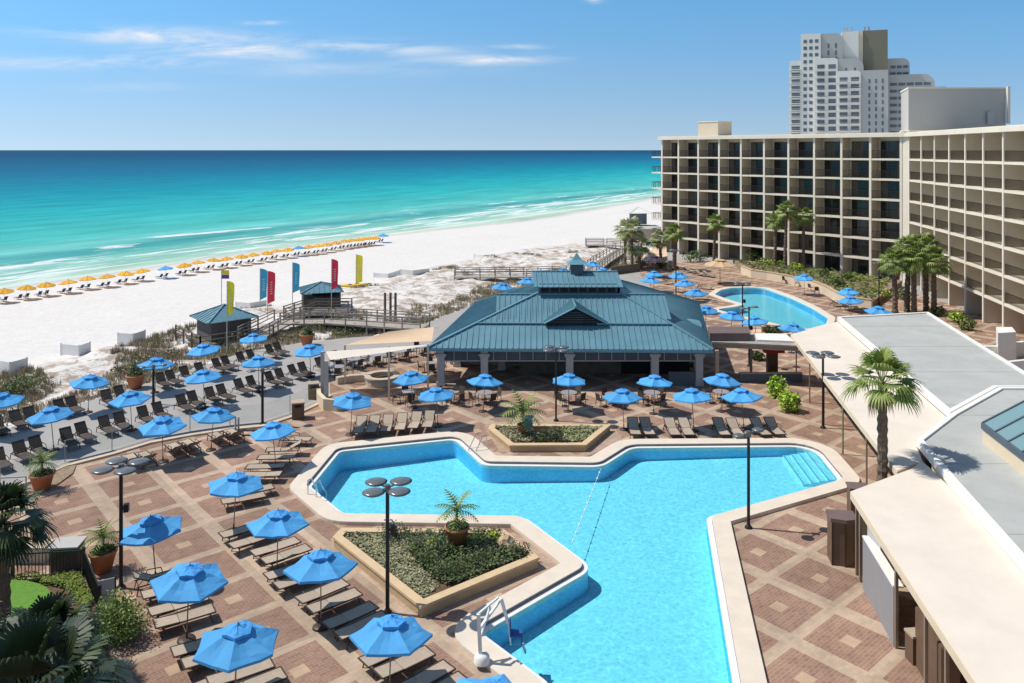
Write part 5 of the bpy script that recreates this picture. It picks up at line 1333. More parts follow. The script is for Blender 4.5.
for x, y, deg, pr_, lab in (
 (132, 459.5, V_ + 180, LOUNGE_TILT, 'left tan lounger of the pair above the left lamp heads'), (146, 457, V_ + 180, LOUNGE_TILT, 'right tan lounger of the pair above the left lamp heads'),
 (176, 448, V_ + 180, LOUNGE_TILT, 'left tan lounger of the middle pair along the kerb'), (190, 444.5, V_ + 180, LOUNGE_TILT, 'right tan lounger of the middle pair along the kerb'),
 (219, 437, V_ + 180, LOUNGE_TILT, 'left tan lounger of the pair right of the bollard'), (234, 433.5, V_ + 180, LOUNGE_TILT, 'right tan lounger of the pair right of the bollard'),
 (294, 438, -6, LOUNGE_TILT, 'furthest tan lounger of the stack by the pool left corner'), (285, 448.5, 186, LOUNGE_TILT, 'tan lounger just right of the umbrella pole by the pool left corner'),
 (277, 456.5, 186, LOUNGE_FLAT, 'tan lounger in the middle of the stack by the pool left corner'), (266, 466, 184, LOUNGE_FLAT, 'tan lounger below the middle one of the stack by the pool left corner'),
 (262, 474, 180, LOUNGE_FLAT, 'nearest tan lounger of the stack by the pool left corner'),
 (252, 490, 30, LOUNGE_TILT, 'tan lounger half under the umbrella nearest the pool left corner lamp'), (243, 498, 30, LOUNGE_FLAT, 'tan lounger in the shade below its tilted neighbour'),
 (243, 529, U_, LOUNGE_FLAT, 'shaded lounger furthest left in the diagonal line by the kite shaped planter'), (253, 539, U_, LOUNGE_FLAT, 'shaded lounger second in the diagonal line by the kite shaped planter'),
 (275, 546.5, U_, LOUNGE_FLAT, 'sunlit lounger upper of the pair under the planter tip umbrella'), (286, 554, U_, LOUNGE_FLAT, 'sunlit lounger lower of the pair under the planter tip umbrella'),
 (290, 569, U_, LOUNGE_FLAT, 'shaded lounger upper of the dark pair behind the second diagonal umbrella'), (300, 578, U_, LOUNGE_FLAT, 'shaded lounger lower of the dark pair behind the second diagonal umbrella'),
 (322, 591, U_, LOUNGE_FLAT, 'sunlit lounger upper of the pair left of the centre lamp'), (334, 600.5, U_, LOUNGE_FLAT, 'sunlit lounger lower of the pair left of the centre lamp'),
 (350, 615, U_, LOUNGE_FLAT, 'shaded lounger upper of the dark pair left of the centre lamp foot'), (362, 625, U_, LOUNGE_FLAT, 'shaded lounger lower of the dark pair left of the centre lamp foot'),
 (389, 651, U_, LOUNGE_FLAT, 'sunlit lounger upper of the pair under the umbrella at the centre lamp foot'), (404, 662, U_, LOUNGE_FLAT, 'sunlit lounger lower of the pair under the umbrella at the centre lamp foot'),
 (424, 678, U_, LOUNGE_FLAT, 'shaded lounger upper of the pair at the bottom edge left of the pool hoist'), (438, 690, U_, LOUNGE_FLAT, 'shaded lounger lower of the pair at the bottom edge left of the pool hoist'),
 (158, 577, U_ - 8, LOUNGE_TILT, 'tilted lounger beside the foot of the left lamp'), (170, 588, U_ - 6, LOUNGE_FLAT, 'lounger behind the umbrella by the round bush'),
 (178, 604, U_ - 8, LOUNGE_FLAT, 'sunlit lounger upper of the pair right of the round bush'), (184, 616, U_ - 8, LOUNGE_FLAT, 'sunlit lounger lower of the pair right of the round bush'),
 (203, 643, U_ - 6, LOUNGE_FLAT, 'shaded lounger behind the largest near umbrella'), (214, 654, U_ - 6, LOUNGE_FLAT, 'half shaded lounger below the largest near umbrella'),
 (240, 672, U_ - 6, LOUNGE_FLAT, 'sunlit lounger upper of the pair at the bottom edge near the palm shadow'), (252, 684, U_ - 6, LOUNGE_FLAT, 'sunlit lounger lower of the pair at the bottom edge near the palm shadow'),
): LG(pr_, x, y, deg, lab)
for i, (x, y) in enumerate(((360, 426.5), (373, 426), (387, 425), (401, 423.5), (415, 422), (428.5, 421))):
    LG(LOUNGE_TILT, x, y, -88 - (i * .6), 'tan lounger %s from the left in the row of six facing the pool left arm' % ORD[i], 'loungers facing the pool in front of the pavilion')
for i, (x, y) in enumerate(((634, 428), (647, 428), (672, 428.5), (686, 428.5), (721, 428.5), (735, 429), (760, 428.5), (774, 428))):
    LG(LOUNGE_TILT, x, y, -91 + i * .8, 'tan lounger %s from the left in the row of eight right of the further planter' % ORD[i], 'loungers facing the pool in front of the pavilion')
for x, y, deg, lab in ((838, 303, 15, 'left lounger of three beside the curved end of the lagoon pool'), (848, 306, 25, 'middle lounger of three beside the curved end of the lagoon pool'), (860, 309, 30, 'right lounger of three beside the curved end of the lagoon pool'),
    (704, 286, -20, 'lounger left of the lagoon pool tip below the small blue umbrella'), (700, 296, -10, 'lounger left of the lagoon pool, nearest the teal roof'), (700, 273, -60, 'left lounger of two left of the wide tan umbrella'), (708, 274, -60, 'right lounger of two left of the wide tan umbrella'),
    (668, 281, 20, 'lounger below the crossed blue umbrella left of the far thin lamp'), (690, 270, -60, 'lounger behind the blue umbrellas near the far thin lamp')):
    LG(LOUNGE_TILT, x, y, deg, lab, 'loungers round the lagoon pool')

# ---------------------------------------------------------------- tables and chairs
SIDE4 = ('right', 'far', 'left', 'near')
def dining(x, y, lab, square=False, rz=0.0, n=4, rad=.82):
    p = G(x, y); (TABLE_S if square else TABLE_R).put(lab, (p.x, p.y, 0), rz, 'patio tables')
    for k in range(n):
        a = rz + 2 * PI * k / n + r5.uniform(-.12, .12) + (.0 if not square else 0); q = rad + r5.uniform(-.05, .12)
        CHAIR.put('dark chair on the %s side of the %s' % (SIDE4[k % 4], lab), (p.x + q * math.cos(a), p.y + q * math.sin(a), 0), a + PI + r5.uniform(-.2, .2), 'patio chairs')
for x, y, lab, sq, rz in (
 (408, 402, 'lone square table left of the pavilion', True, .3), (451, 403, 'table below the corner umbrella of the pavilion', True, .8), (485, 403, 'table beneath the second column umbrella', False, .5),
 (569, 403, 'table beneath the middle column umbrella', False, .9), (613, 405, 'table just beyond the planter end', False, .4), (652, 403, 'table beneath the fourth column umbrella', False, .7),
 (721, 402, 'table at the right end of the pavilion', False, .2),
 (338, 376, 'round table nearest the grey screen posts', False, .2), (354, 368, 'round table left of the fire ring', False, .6), (343, 364, 'round table behind the grey screen posts', False, 1.0),
 (375, 364, 'round table behind the stone fire ring', False, .4), (399, 360, 'round table right of the fire ring', False, .9), (422, 355, 'round table nearest the pavilion roof corner', False, .5), (432, 372, 'table at the left pavilion column', True, .2)):
    dining(x, y, lab, sq, rz)
for i, (x, y) in enumerate(((785, 283.5), (797, 286.5), (811, 291), (817, 294))):
    p = G(x, y); CHAIR.put('dark chair %s from the left below the curved cream wall' % ORD[i], (p.x, p.y, 0), -1.0 + i * .7, 'chairs by the curved cream wall')
# ---------------------------------------------------------------- beach umbrellas and chairs
yb = make_umbrella((M['yellow'], M['yellow']), 'umbrella', R=1.08, ztop=1.72, zrim=1.34, n=8, pole_r=.02, base=False, vent=False, seed=41, low=True)
bb = make_umbrella((M['blue'], M['blue_in']), 'umbrella', R=1.08, ztop=1.72, zrim=1.34, n=8, pole_r=.02, base=False, vent=False, seed=43, low=True)
def make_beach_chair():
    root = blank('beach_chair', 'beach chair')
    mb = MB(); mb.box((.25, 0, .28), (1.15, .52, .05)); build(mb, 'seat', M['navy'], root)
    mb = MB(); mb.box((-.62, 0, .58), (.05, .52, .78), rot=Matrix.Rotation(-.6, 3, 'Y')); build(mb, 'backrest', M['navy'], root)
    mb = MB()
    for s in (-1, 1): mb.bar((-.45, s * .29, .24), (.85, s * .29, .24), .06); mb.bar((-.3, s * .29, .24), (-.3, s * .29, 0), .06); mb.bar((.7, s * .29, .24), (.7, s * .29, 0), .06); mb.bar((-.35, s * .29, .3), (-.88, s * .29, .92), .05)
    build(mb, 'frame', M['white'], root); return Proto(root)
BCH = make_beach_chair()
BU = [(4, 288), (26, 285), (46, 282), (69, 279.5), (87.5, 276), (107.5, 274), (125, 271), (142.5, 268.5), ('B', 166, 266), (185, 263), (198, 260.3), (213, 258), (227, 256.5), (241, 254.3), (253, 252.6), (266, 251), (276.5, 249), (288, 247.5), ('B', 299, 246), (309, 245), (318, 244), (326.5, 242.5), (335.5, 241), (344, 239.5), (351.5, 238.5), (358.5, 237.7), (364.5, 237), (369.5, 236.5), (375, 236), ('B', 383, 233.5)]
shoredir = math.atan2(D.y, D.x); seadir = math.atan2(Nn.y, Nn.x)
ny = 0; nb_ = 0
for i, u_ in enumerate(BU):
    isb = u_[0] == 'B'; x, y = (u_[1], u_[2]) if isb else u_
    p = G(x, y, .88); zg = ground_z(p.x, p.y)
    if isb: lab = ('blue beach umbrella nearest the left flag', 'blue beach umbrella midway along the yellow row', 'blue beach umbrella ending the yellow row')[nb_]; nb_ += 1
    else: lab = 'yellow beach umbrella, %s yellow one from the left along the shoreline' % ORD[ny]; ny += 1
    (bb if isb else yb).put(lab, (p.x, p.y, zg), group='beach umbrellas along the shoreline', rot=(r5.uniform(-.08, .08), r5.uniform(-.08, .08), r5.uniform(0, 1)))
    for s in (-1, 1):
        q = Vector((p.x, p.y)) + D * s * .42 + Nn * .95
        lb_ = 'navy chair on the %s under the %s' % ('left' if s < 0 else 'right', lab.replace('beach umbrella', 'umbrella').replace(' along the shoreline', '').replace('yellow umbrella, ', '').replace('yellow one', 'yellow umbrella'))
        BCH.put(lb_, (q.x, q.y, zg), seadir + r5.uniform(-.1, .1), 'beach chairs along the shoreline', sc=.72)
# ---------------------------------------------------------------- lamps
def LP(x, y, h, lab, **k): p = G(x, y); make_lamp(h, label=lab, loc=(p.x, p.y, 0), **k)
LP(121, 588, 4.7, 'tall black lamp with round grey heads rising at the left beside the terracotta pot', rz=.2)
LP(387.5, 613, 4.6, 'tall black lamp with four heads rising in front of the kite shaped planter', rz=.35)
LP(748.5, 528, 4.25, 'tall black lamp at the right pool edge, its heads over the water', r=.07, rz=.1, box=False, hr=.28, heads=2)
LP(823, 428, 4.45, 'black lamp with three flat heads standing on the terrace right of the lime bushes', rz=.3)
LP(556, 421, 4.5, 'slim dark lamp in the further planter against the teal roof', r=.06, hr=.36, rz=.2, box=False)
LP(742.5, 334, 4.6, 'thin lamp standing against the lagoon pool water', r=.06, hr=.34)
LP(749, 366, 4.55, 'thin lamp with small head beside the covered walkway', r=.06, hr=.3, heads=2)
LP(676, 300, 5.6, 'far thin lamp left of the lagoon pool against the hotel', r=.07, hr=.32)
LP(879, 305, 4.6, 'thin dark lamp beside the palm cluster', r=.06, hr=.3, heads=2)
LP(262.5, 425, 3.4, 'short black lamp on the walk beyond the kerb', r=.085, hr=.3, heads=2, box=False)
LP(153.4, 404, 2.5, 'short black post lamp among the dark loungers below a dune edge umbrella', r=.085, hr=.22, heads=2, box=False)
# ---------------------------------------------------------------- pots and small palms
for x, y, r_, h_, lab, pl in ((42, 490, .56, .85, 'large terracotta pot in the kerbside mulch bed', 'young palm growing in the pot on the kerbside mulch bed'),
                              (103, 571, .52, .85, 'large terracotta pot beside the left tall lamp', 'feathery little palm in the pot beside the left tall lamp')):
    p = G(x, y); pot(lab, (p.x, p.y, 0), r_, h_); make_feather_palm(1.1, .8, int(x), pl, (p.x, p.y, h_ * .9), n=18)
p = G(457, 546, .3); pot('terracotta pot standing inside the kite shaped planter', (p.x, p.y, .3), .50, .85); make_feather_palm(1.35, .95, 9, 'windblown palm in the pot inside the kite shaped planter', (p.x, p.y, 1.08), n=16)
p = G(523, 434, .27); pot('small orange pot in the further planter', (p.x, p.y, .27), .33, .55); make_feather_palm(1.6, 1.35, 12, 'spreading palm rising from the further planter', (p.x, p.y, .75), n=24)
for x, y, lab, lb2, i in ((135.5, 388, 'terracotta pot at the dune edge left of the short post lamp', 'rounded dark bush in the dune edge pot', 1), (307, 345, 'brown pot at the end of the walk near the boardwalk', 'rounded bush in the pot near the boardwalk', 2)):
    p = G(x, y); pot(lab, (p.x, p.y, 0), .62, .95); shrub('potted_bush', lb2, (p.x, p.y, .85), (.62, .62, .75), 260, .09, [M['leafdk'], M['leafgrey'], M['leafmid']], seed=i)
for x, y, s, lab, sd_ in ((396, 540, 1.0, 'feathery grey green bush beside the lamp in the kite shaped planter', 3), (520, 556, .7, 'low bush at the right corner of the kite shaped planter', 4), (441, 556, .8, 'grey green bush in front of the pot in the kite shaped planter', 5)):
    p = G(x, y, .3); shrub('bush', lab, (p.x, p.y, .28), (.75 * s, .75 * s, .75 * s), 420, .055, [M['leafgrey'], M['leafdk'], M['leafgrey']], seed=sd_)
for x, y, s, lab, sd_ in ((556, 441, .9, 'dark bushy plant at the foot of the slim lamp in the further planter', 6), (541, 442, .6, 'low grey bush left of the slim lamp in the further planter', 7)):
    p = G(x, y, .3); shrub('bush', lab, (p.x, p.y, .25), (.8 * s, .6 * s, .9 * s), 320, .07, [M['leafgrey'], M['leafdk'], M['leafmid']], seed=sd_)
for x, y, lab, sd_ in ((779, 398, 'upper of two lime green bushes on the terrace', 8), (788, 411, 'lower of two lime green bushes on the terrace', 9)):
    p = G(x, y); shrub('bush', lab, (p.x, p.y, 0), (.75, .75, 1.35), 620, .14, [M['leafyellow'], M['leafyellow'], M['leafmid']], seed=sd_)
p = G(506, 545, .3)
b_ = thing('boulder', 'sandy boulder at the right end of the kite shaped planter', 'rock', (p.x, p.y, .28)); mb = MB(); 
vs = [];
for j in range(6):
    for k in range(9):
        a = 2 * PI * k / 9; t = PI * j / 10; q = 1 + .25 * noise.noise(Vector((k, j, 1.3))); vs.append((.45 * q * math.cos(a) * math.cos(t), .35 * q * math.sin(a) * math.cos(t), .42 * q * math.sin(t)))
mb.add(vs, [(j * 9 + k, j * 9 + (k + 1) % 9, (j + 1) * 9 + (k + 1) % 9, (j + 1) * 9 + k) for j in range(5) for k in range(9)]); build(mb, 'rock_body', M['boulder'], b_)
# sign in the further planter
p = G(528, 437, .3); sg = thing('sign_board', 'small blue panel on a post in the further planter', 'sign', (p.x, p.y, .25))
mb = MB(); mb.box((0, 0, .95), (.55, .06, .75)); build(mb, 'panel', M['signblue'], sg); mb = MB(); mb.bar((0, .05, 0), (0, .05, .9), .06); build(mb, 'post', M['bronze'], sg)
# ---------------------------------------------------------------- bins, cabinet, bollard, fire ring
bin_('brown slatted bin with tan lid at the right end of the kerb', tuple(G(298, 418)), .3, .75, 1.05)
bin_('dark bin behind the grey screen wall of the upper terrace', tuple(G(313.5, 398)), .3, .7, 1.05)
bin_('brown open bin under the cream roof edge at the lower right', tuple(G(916, 661)), .1, .5, .95)
cb_ = thing('storage_cabinet', 'tall brown covered cabinet on the paving right of the pool', 'cabinet', G(842, 562), -.15)
mb = MB(); mb.prism([(-.48, -.30), (0.05, -.42), (.5, -.25), (.5, .45), (-.48, .45)], 0, 1.78); build(mb, 'body', M['brownwood'], cb_)
mb = MB(); mb.prism([(-.53, -.35), (0.05, -.48), (.55, -.30), (.55, .5), (-.53, .5)], 1.78, 1.93); build(mb, 'cover', M['brownlid'], cb_)
mb = MB()
for x in (-.46, .03, .48): mb.bar((x, -.33 - (.1 if x == .03 else 0) + (.04 if x > .3 else 0), 0), (x, -.33 - (.1 if x == .03 else 0) + (.04 if x > .3 else 0), 1.78), .05)
build(mb, 'corner_trim', M['bronze'], cb_)
c2 = thing('storage_cabinet', 'smaller brown cabinet half hidden behind the tall covered one', 'cabinet', G(858, 520), -.15)
mb = MB(); mb.box((0, 0, .75), (.8, .7, 1.5)); build(mb, 'body', M['brownwood'], c2); mb = MB(); mb.box((0, 0, 1.54), (.9, .8, .08)); build(mb, 'cover', M['brownlid'], c2)
sf = thing('shelf_unit', 'brown open shelf unit with towels under the cream roof edge', 'shelf', edgeB(25.3, .75), PI / 2 - .14)
mb = MB(); mb.box((0, .25, .95), (2.2, .05, 1.9))
for x in (-1.1, -.37, .37, 1.1): mb.box((x, 0, .95), (.06, .5, 1.9))
for z in (.05, .5, .95, 1.4, 1.9): mb.box((0, 0, z), (2.2, .5, .05))
build(mb, 'frame', M['brownwood'], sf)
bo = thing('bollard', 'steel bollard with a low stand at the kerb', 'bollard', G(237, 434.5))
mb = MB(); mb.cyl((-.09, 0, 0), (-.09, 0, 1.05), .06, n=8); mb.cyl((.09, 0, 0), (.09, 0, 1.05), .06, n=8); build(mb, 'post', M['block'], bo); mb = MB(); mb.box((.7, -.1, .3), (1.0, .3, .06)); mb.bar((.4, -.1, 0), (.4, -.1, .3), .05); mb.bar((1.0, -.1, 0), (1.0, -.1, .3), .05); build(mb, 'side_stand', M['bronze'], bo)
fr_ = thing('fire_ring', 'round stone fire ring on the upper terrace', 'fire pit', G(382, 383))
mb = MB(); mb.lathe([(1.25, 0), (1.25, .5), (1.32, .5), (1.32, .6), (.85, .6), (.85, .3), (0, .3)], 24, smooth=False); build(mb, 'stone_ring', M['stonecap'], fr_)
mb = MB(); mb.lathe([(.84, .34), (0, .38)], 16); build(mb, 'ash_bed', M['soil'], fr_)
sw_ = thing('seat_wall', 'short low stone wall left of the fire ring', 'wall', G(360, 382)); mb = MB(); ribbon(mb, [(-1.6, -.5), (-.6, .1), (.5, .3)], .45, 0, .5); build(mb, 'wall', M['stonecap'], sw_)
# screen wall and posts of the upper terrace
ws = thing('screen_wall', 'curved cream dwarf wall with two tall grey posts at the edge of the upper terrace', 'wall', G(326, 405))
mb = MB(); ribbon(mb, [G(318, 395)[:2], G(319, 404)[:2], G(325, 410)[:2], G(336, 411)[:2], G(349, 407)[:2]], .28, 0, .75); wbuild(mb, 'wall', M['cream'], ws)
for x, y, h_ in ((322.5, 398, 3.2), (326.5, 406, 3.0)): mb = MB(); p = G(x, y); mb.bar(p, p + Vector((0, 0, h_)), .22); wbuild(mb, 'post', M['block'], ws)
# sail shades
sa = thing('shade_sail', 'peach shade sail stretched over the upper terrace left of the pavilion roof', 'shade sail', G(388, 365))
def sail(name, P_, m_, dip=.18):
    mb = MB(); P_ = [Vector(p) for p in P_]; n = 8; a, b, c, d = P_; vs = []
    for i in range(n + 1):
        for j in range(n + 1):
            u, v = i / n, j / n; p = (a * (1 - u) + b * u) * (1 - v) + (d * (1 - u) + c * u) * v
            p = p - Vector((0, 0, dip * math.sin(PI * u) * math.sin(PI * v))); vs.append(p)
    mb.add(vs + [q - Vector((0, 0, .02)) for q in vs], [(i * (n + 1) + j, (i + 1) * (n + 1) + j, (i + 1) * (n + 1) + j + 1, i * (n + 1) + j + 1) for i in range(n) for j in range(n)], True)
    return wbuild(mb, name, m_, sa)
sail('canopy', [P3(345, 345, 2.7), P3(432, 341, 3.0), P3(434, 327, 3.3), P3(389, 331.5, 3.3)], M['sail'])
sail('canopy', [P3(330, 360, 2.6), P3(389, 352, 2.9), P3(436, 344, 3.0), P3(326, 351.5, 2.6)], M['sailw'], .08)
for x, y, z in ((345, 345, 2.8), (389, 351.5, 3.3), (428, 344, 3.3)): mb = MB(); p = P3(x, y, z); mb.bar(Vector((p.x, p.y, 0)), p, .12); wbuild(mb, 'post', M['cream'], sa)
# glass pool fence along the kerb
gf = thing('glass_fence', 'low glass fence with thin steel posts along the curved kerb', 'fence', Vector((*kerb[4], 0)))
gp = [Vector((*Gx(x, y - 5), 0)) for x, y in kerb_px[1:-1]]
mb = MB(); acc = []
for a, b in zip(gp[:-1], gp[1:]):
    n_ = max(1, round((b - a).length / 2.0))
    for i in range(n_):
        p, q = lerp(a, b, i / n_), lerp(a, b, (i + 1) / n_); acc.append(p); mb.bar(p + Vector((0, 0, .62)), q + Vector((0, 0, .62)), .012, 1.0)
wbuild(mb, 'glass_panels', M['clearglass'], gf)
for p in acc: mb = MB(); mb.bar(p, p + Vector((0, 0, 1.15)), .035); wbuild(mb, 'post', M['block'], gf)
# white handrail lower left
hr_ = thing('handrail', 'pale metal handrail at the left edge beside the mulch bed', 'handrail', G(10, 500))
mb = MB(); a, b = G(-30, 500), G(26, 497)
mb.bar(a + Vector((0, 0, 1.0)), b + Vector((0, 0, 1.0)), .06)
for t in (0, .5, 1): p = lerp(a, b, t); mb.bar(p, p + Vector((0, 0, 1.0)), .05)
wbuild(mb, 'rail', M['block'], hr_)
# ---------------------------------------------------------------- pool fittings
pl = thing('pool_hoist', 'white pool hoist with blue sling seat over the near pool wall', 'pool lift', G(482, 662, .17))
pb = Vector(pl.location)
s1, s2_, s3_, s4_ = P3(481.5, 655, .25), None, None, None
B0_ = pb + Vector((0, 0, .0)); T0 = B0_ + Vector((-.12, .05, 1.55)); E0 = B0_ + Vector((.62, .95, 1.55)); S0 = B0_ + Vector((.85, .90, .75))
mb = MB(); mb.lathe([(0, .30), (.16, .29), (.25, .2), (.27, 0)], 14, c=tuple(B0_)); wbuild(mb, 'base', M['white'], pl)
mb = MB(); mb.bar(B0_ + Vector((-.05, 0, .2)), T0, .12); wbuild(mb, 'mast', M['white'], pl)
mb = MB(); mb.bar(T0 + Vector((.05, .05, -.5)), E0, .08); mb.bar(T0, E0 + Vector((-.1, -.1, .1)), .06); mb.bar(T0 + Vector((0, 0, -1.0)), lerp(T0, E0, .5), .06); wbuild(mb, 'arm', M['white'], pl)
mb = MB(); mb.bar(E0, S0, .09); mb.bar(S0, S0 + Vector((.1, 0, -.75)), .05); wbuild(mb, 'hanger', M['white'], pl)
mb = MB(); mb.box(S0 + Vector((.28, 0, -.35)), (.42, .42, .05)); mb.box(S0 + Vector((.08, 0, -.12)), (.05, .42, .42)); mb.box(S0 + Vector((.47, 0, -.50)), (.05, .4, .25)); wbuild(mb, 'seat', M['liftblue'], pl)
mb = MB(); pp = S0 + Vector((.5, .1, -.8)); mb.bar(pp, pp + Vector((.1, 0, -.25)), .2, .05); wbuild(mb, 'footrest', M['white'], pl)
# rope with floats
ra, rb = G(601, 468.5, -.02), G(572, 543, -.02)
rp = thing('pool_rope', 'white float rope across the narrow waist of the pool', 'rope', ra)
mb = MB(); mb.cyl(ra, rb, .012, n=5); wbuild(mb, 'line', M['white'], rp)
nf = 11
fme = MB(); fme.lathe([(0, .06), (.03, .05), (.04, 0), (.03, -.05), (0, -.06)], 8); fmesh = fme.mesh('float', M['white'])
for i in range(nf):
    p = lerp(ra, rb, (i + .7) / nf); o = link('float', fmesh, rp, p - Vector(rp.location)); o.rotation_euler = (PI / 2, 0, .35)
# ladders / handrails
def grab(lab, A, B, h=.85):
    A, B = Vector(A), Vector(B); root = thing('pool_handrail', lab, 'handrail', A); d = (B - A).normalized(); sd = Vector((-d.y, d.x, 0)) * .28
    for s in (-1, 1):
        mb = MB(); a = A + sd * s; b = B + sd * s
        pts = [a, a + Vector((0, 0, h)), lerp(a, b, .35) + Vector((0, 0, h)), b + Vector((0, 0, .1)), b + Vector((0, 0, -.6))]
        mb.tube(pts, .028, 6); wbuild(mb, 'rail', M['steel'], root)
    mb = MB()
    for k in range(3): mb.bar(B + sd + Vector((0, 0, -.15 - .3 * k)), B - sd + Vector((0, 0, -.15 - .3 * k)), .05)
    wbuild(mb, 'steps', M['steel'], root)
grab('steel pool ladder at the left corner of the pool', G(312, 499), G(322, 494))
grab('steel pool handrail at the narrow point near the further planter', G(483, 449), G(472, 453))
# pool steps at the right end
ps = thing('pool_steps', 'white pool steps with dark nosing along the right end of the pool', 'pool steps', G(830, 470))
A_, B_ = Vector(Gx(812, 447.8)), Vector(Gx(838.6, 480.3)); inn = Vector((-(B_ - A_).y, (B_ - A_).x)).normalized()
if inn.x > 0: inn = -inn
u_ = (B_ - A_).normalized(); A_ = A_ + u_ * .25; B_ = B_ - u_ * .35
for k in range(4):
    z0 = -.12 - k * .085; o0 = .02 + k * .42; o1 = o0 + .42
    q = [A_ + inn * o0, B_ + inn * o0, B_ + inn * o1, A_ + inn * o1]
    mb = MB(); mb.prism([tuple(p) for p in q], -.58, z0); mb.mi = 1; a, b = q[3], q[2]; a = a - inn * .05; b = b - inn * .05; mb.bar((a.x, a.y, z0 + .004), (b.x, b.y, z0 + .004), .03, .010)
    wbuild(mb, 'step', [M['plaster'], M['slate']], ps)
# ---------------------------------------------------------------- palms
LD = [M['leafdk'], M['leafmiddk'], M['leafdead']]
make_fan_palm(6.65, 1.95, 3, n=24, nb=18, bw_=.052, skirt=3, low_el=-.12, label='single tall fan palm growing beside the cream roof on the right', trunk_r=.21, loc=(16.35, 35.3, 0), lean=(.05, .1))
for i, (x, yc, yb_, R_, lab) in enumerate(((895, 262, 313, 1.9, 'leftmost palm of the cluster of five beside the right hotel wing'), (907, 250, 312, 2.1, 'second palm from the left in the cluster beside the right hotel wing'), (914, 258, 314, 2.0, 'middle palm of the cluster beside the right hotel wing'), (926, 248, 313, 2.1, 'fourth palm from the left in the cluster, tallest against the right wing'), (934, 262, 315, 2.0, 'rightmost palm of the cluster beside the right hotel wing'))):
    p = G(x, yb_); h_ = 17 - (yc - 150) * p.y / 800; make_fan_palm(h_, R_, 20 + i, n=36, label=lab, trunk_r=.24, loc=(p.x, p.y, 0), group='palms beside the right hotel wing', lean=(r5.uniform(-.3, .3), 0))
for i, (x, yc, yb_, lab) in enumerate(((775, 221, 272, 'left palm of three in front of the long hotel wing'), (785, 211, 274, 'middle and tallest palm of three in front of the long hotel wing'), (803.5, 217, 274, 'right palm of three in front of the long hotel wing'), (714, 223, 264, 'single slender palm in front of the hotel left of the tan umbrella'), (674, 233, 270, 'short palm at the beach end of the hotel, nearest the building'), (661, 240, 268, 'pale palm at the beach end left of the dark umbrella'), (625, 230, 264, 'tallest palm of the group by the beach ramp'), (632, 229, 270, 'bushy palm of the group by the beach ramp'), (640, 246, 269, 'lowest palm of the group by the beach ramp'))):
    p = G(x, yb_); h_ = 17 - (yc - 150) * p.y / 800; make_fan_palm(h_, 1.85 if i < 6 else 2.3, 40 + i, n=28, label=lab, trunk_r=.2, loc=(p.x, p.y, 0), group='palms along the hotel', skirt=5, lean=(r5.uniform(-.3, .3), 0), mats=None if i < 5 else [M['leafolive'], M['leafpalm'], M['leafdead']])
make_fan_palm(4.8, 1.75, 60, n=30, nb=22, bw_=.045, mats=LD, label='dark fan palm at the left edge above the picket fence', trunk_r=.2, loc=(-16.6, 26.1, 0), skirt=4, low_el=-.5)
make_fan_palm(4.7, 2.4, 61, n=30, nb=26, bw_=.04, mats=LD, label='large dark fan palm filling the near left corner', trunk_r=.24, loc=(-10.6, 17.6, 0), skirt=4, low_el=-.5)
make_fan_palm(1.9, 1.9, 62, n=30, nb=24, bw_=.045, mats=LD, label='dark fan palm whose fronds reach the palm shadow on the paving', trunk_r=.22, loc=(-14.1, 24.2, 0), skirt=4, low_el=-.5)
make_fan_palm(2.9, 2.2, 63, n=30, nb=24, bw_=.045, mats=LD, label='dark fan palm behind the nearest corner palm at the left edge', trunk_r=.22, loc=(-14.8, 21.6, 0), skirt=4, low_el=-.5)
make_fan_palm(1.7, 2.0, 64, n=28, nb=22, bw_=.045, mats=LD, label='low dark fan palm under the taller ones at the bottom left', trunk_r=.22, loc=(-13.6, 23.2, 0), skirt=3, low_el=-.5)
p = G(118, 636); shrub('bush', 'dense round green bush right of the corner palms', (p.x, p.y, 0), (1.15, 1.15, 1.15), 5200, .06, [M['leafmid'], M['leafmid'], M['leafpalmlit']], seed=10, clumps=9)
p = G(70, 597)
mb = MB(); hp = ccw([Gx(*q) for q in ((-10, 582), (78, 579), (92, 604), (84, 614), (66, 590), (30, 583))])
fill_plants('hedge_cover', 'lime green ground hedge along the picket fence', hp, .05, 1000, .045, .32, [M['turflime'], M['turflime'], M['leafmid']], 6)
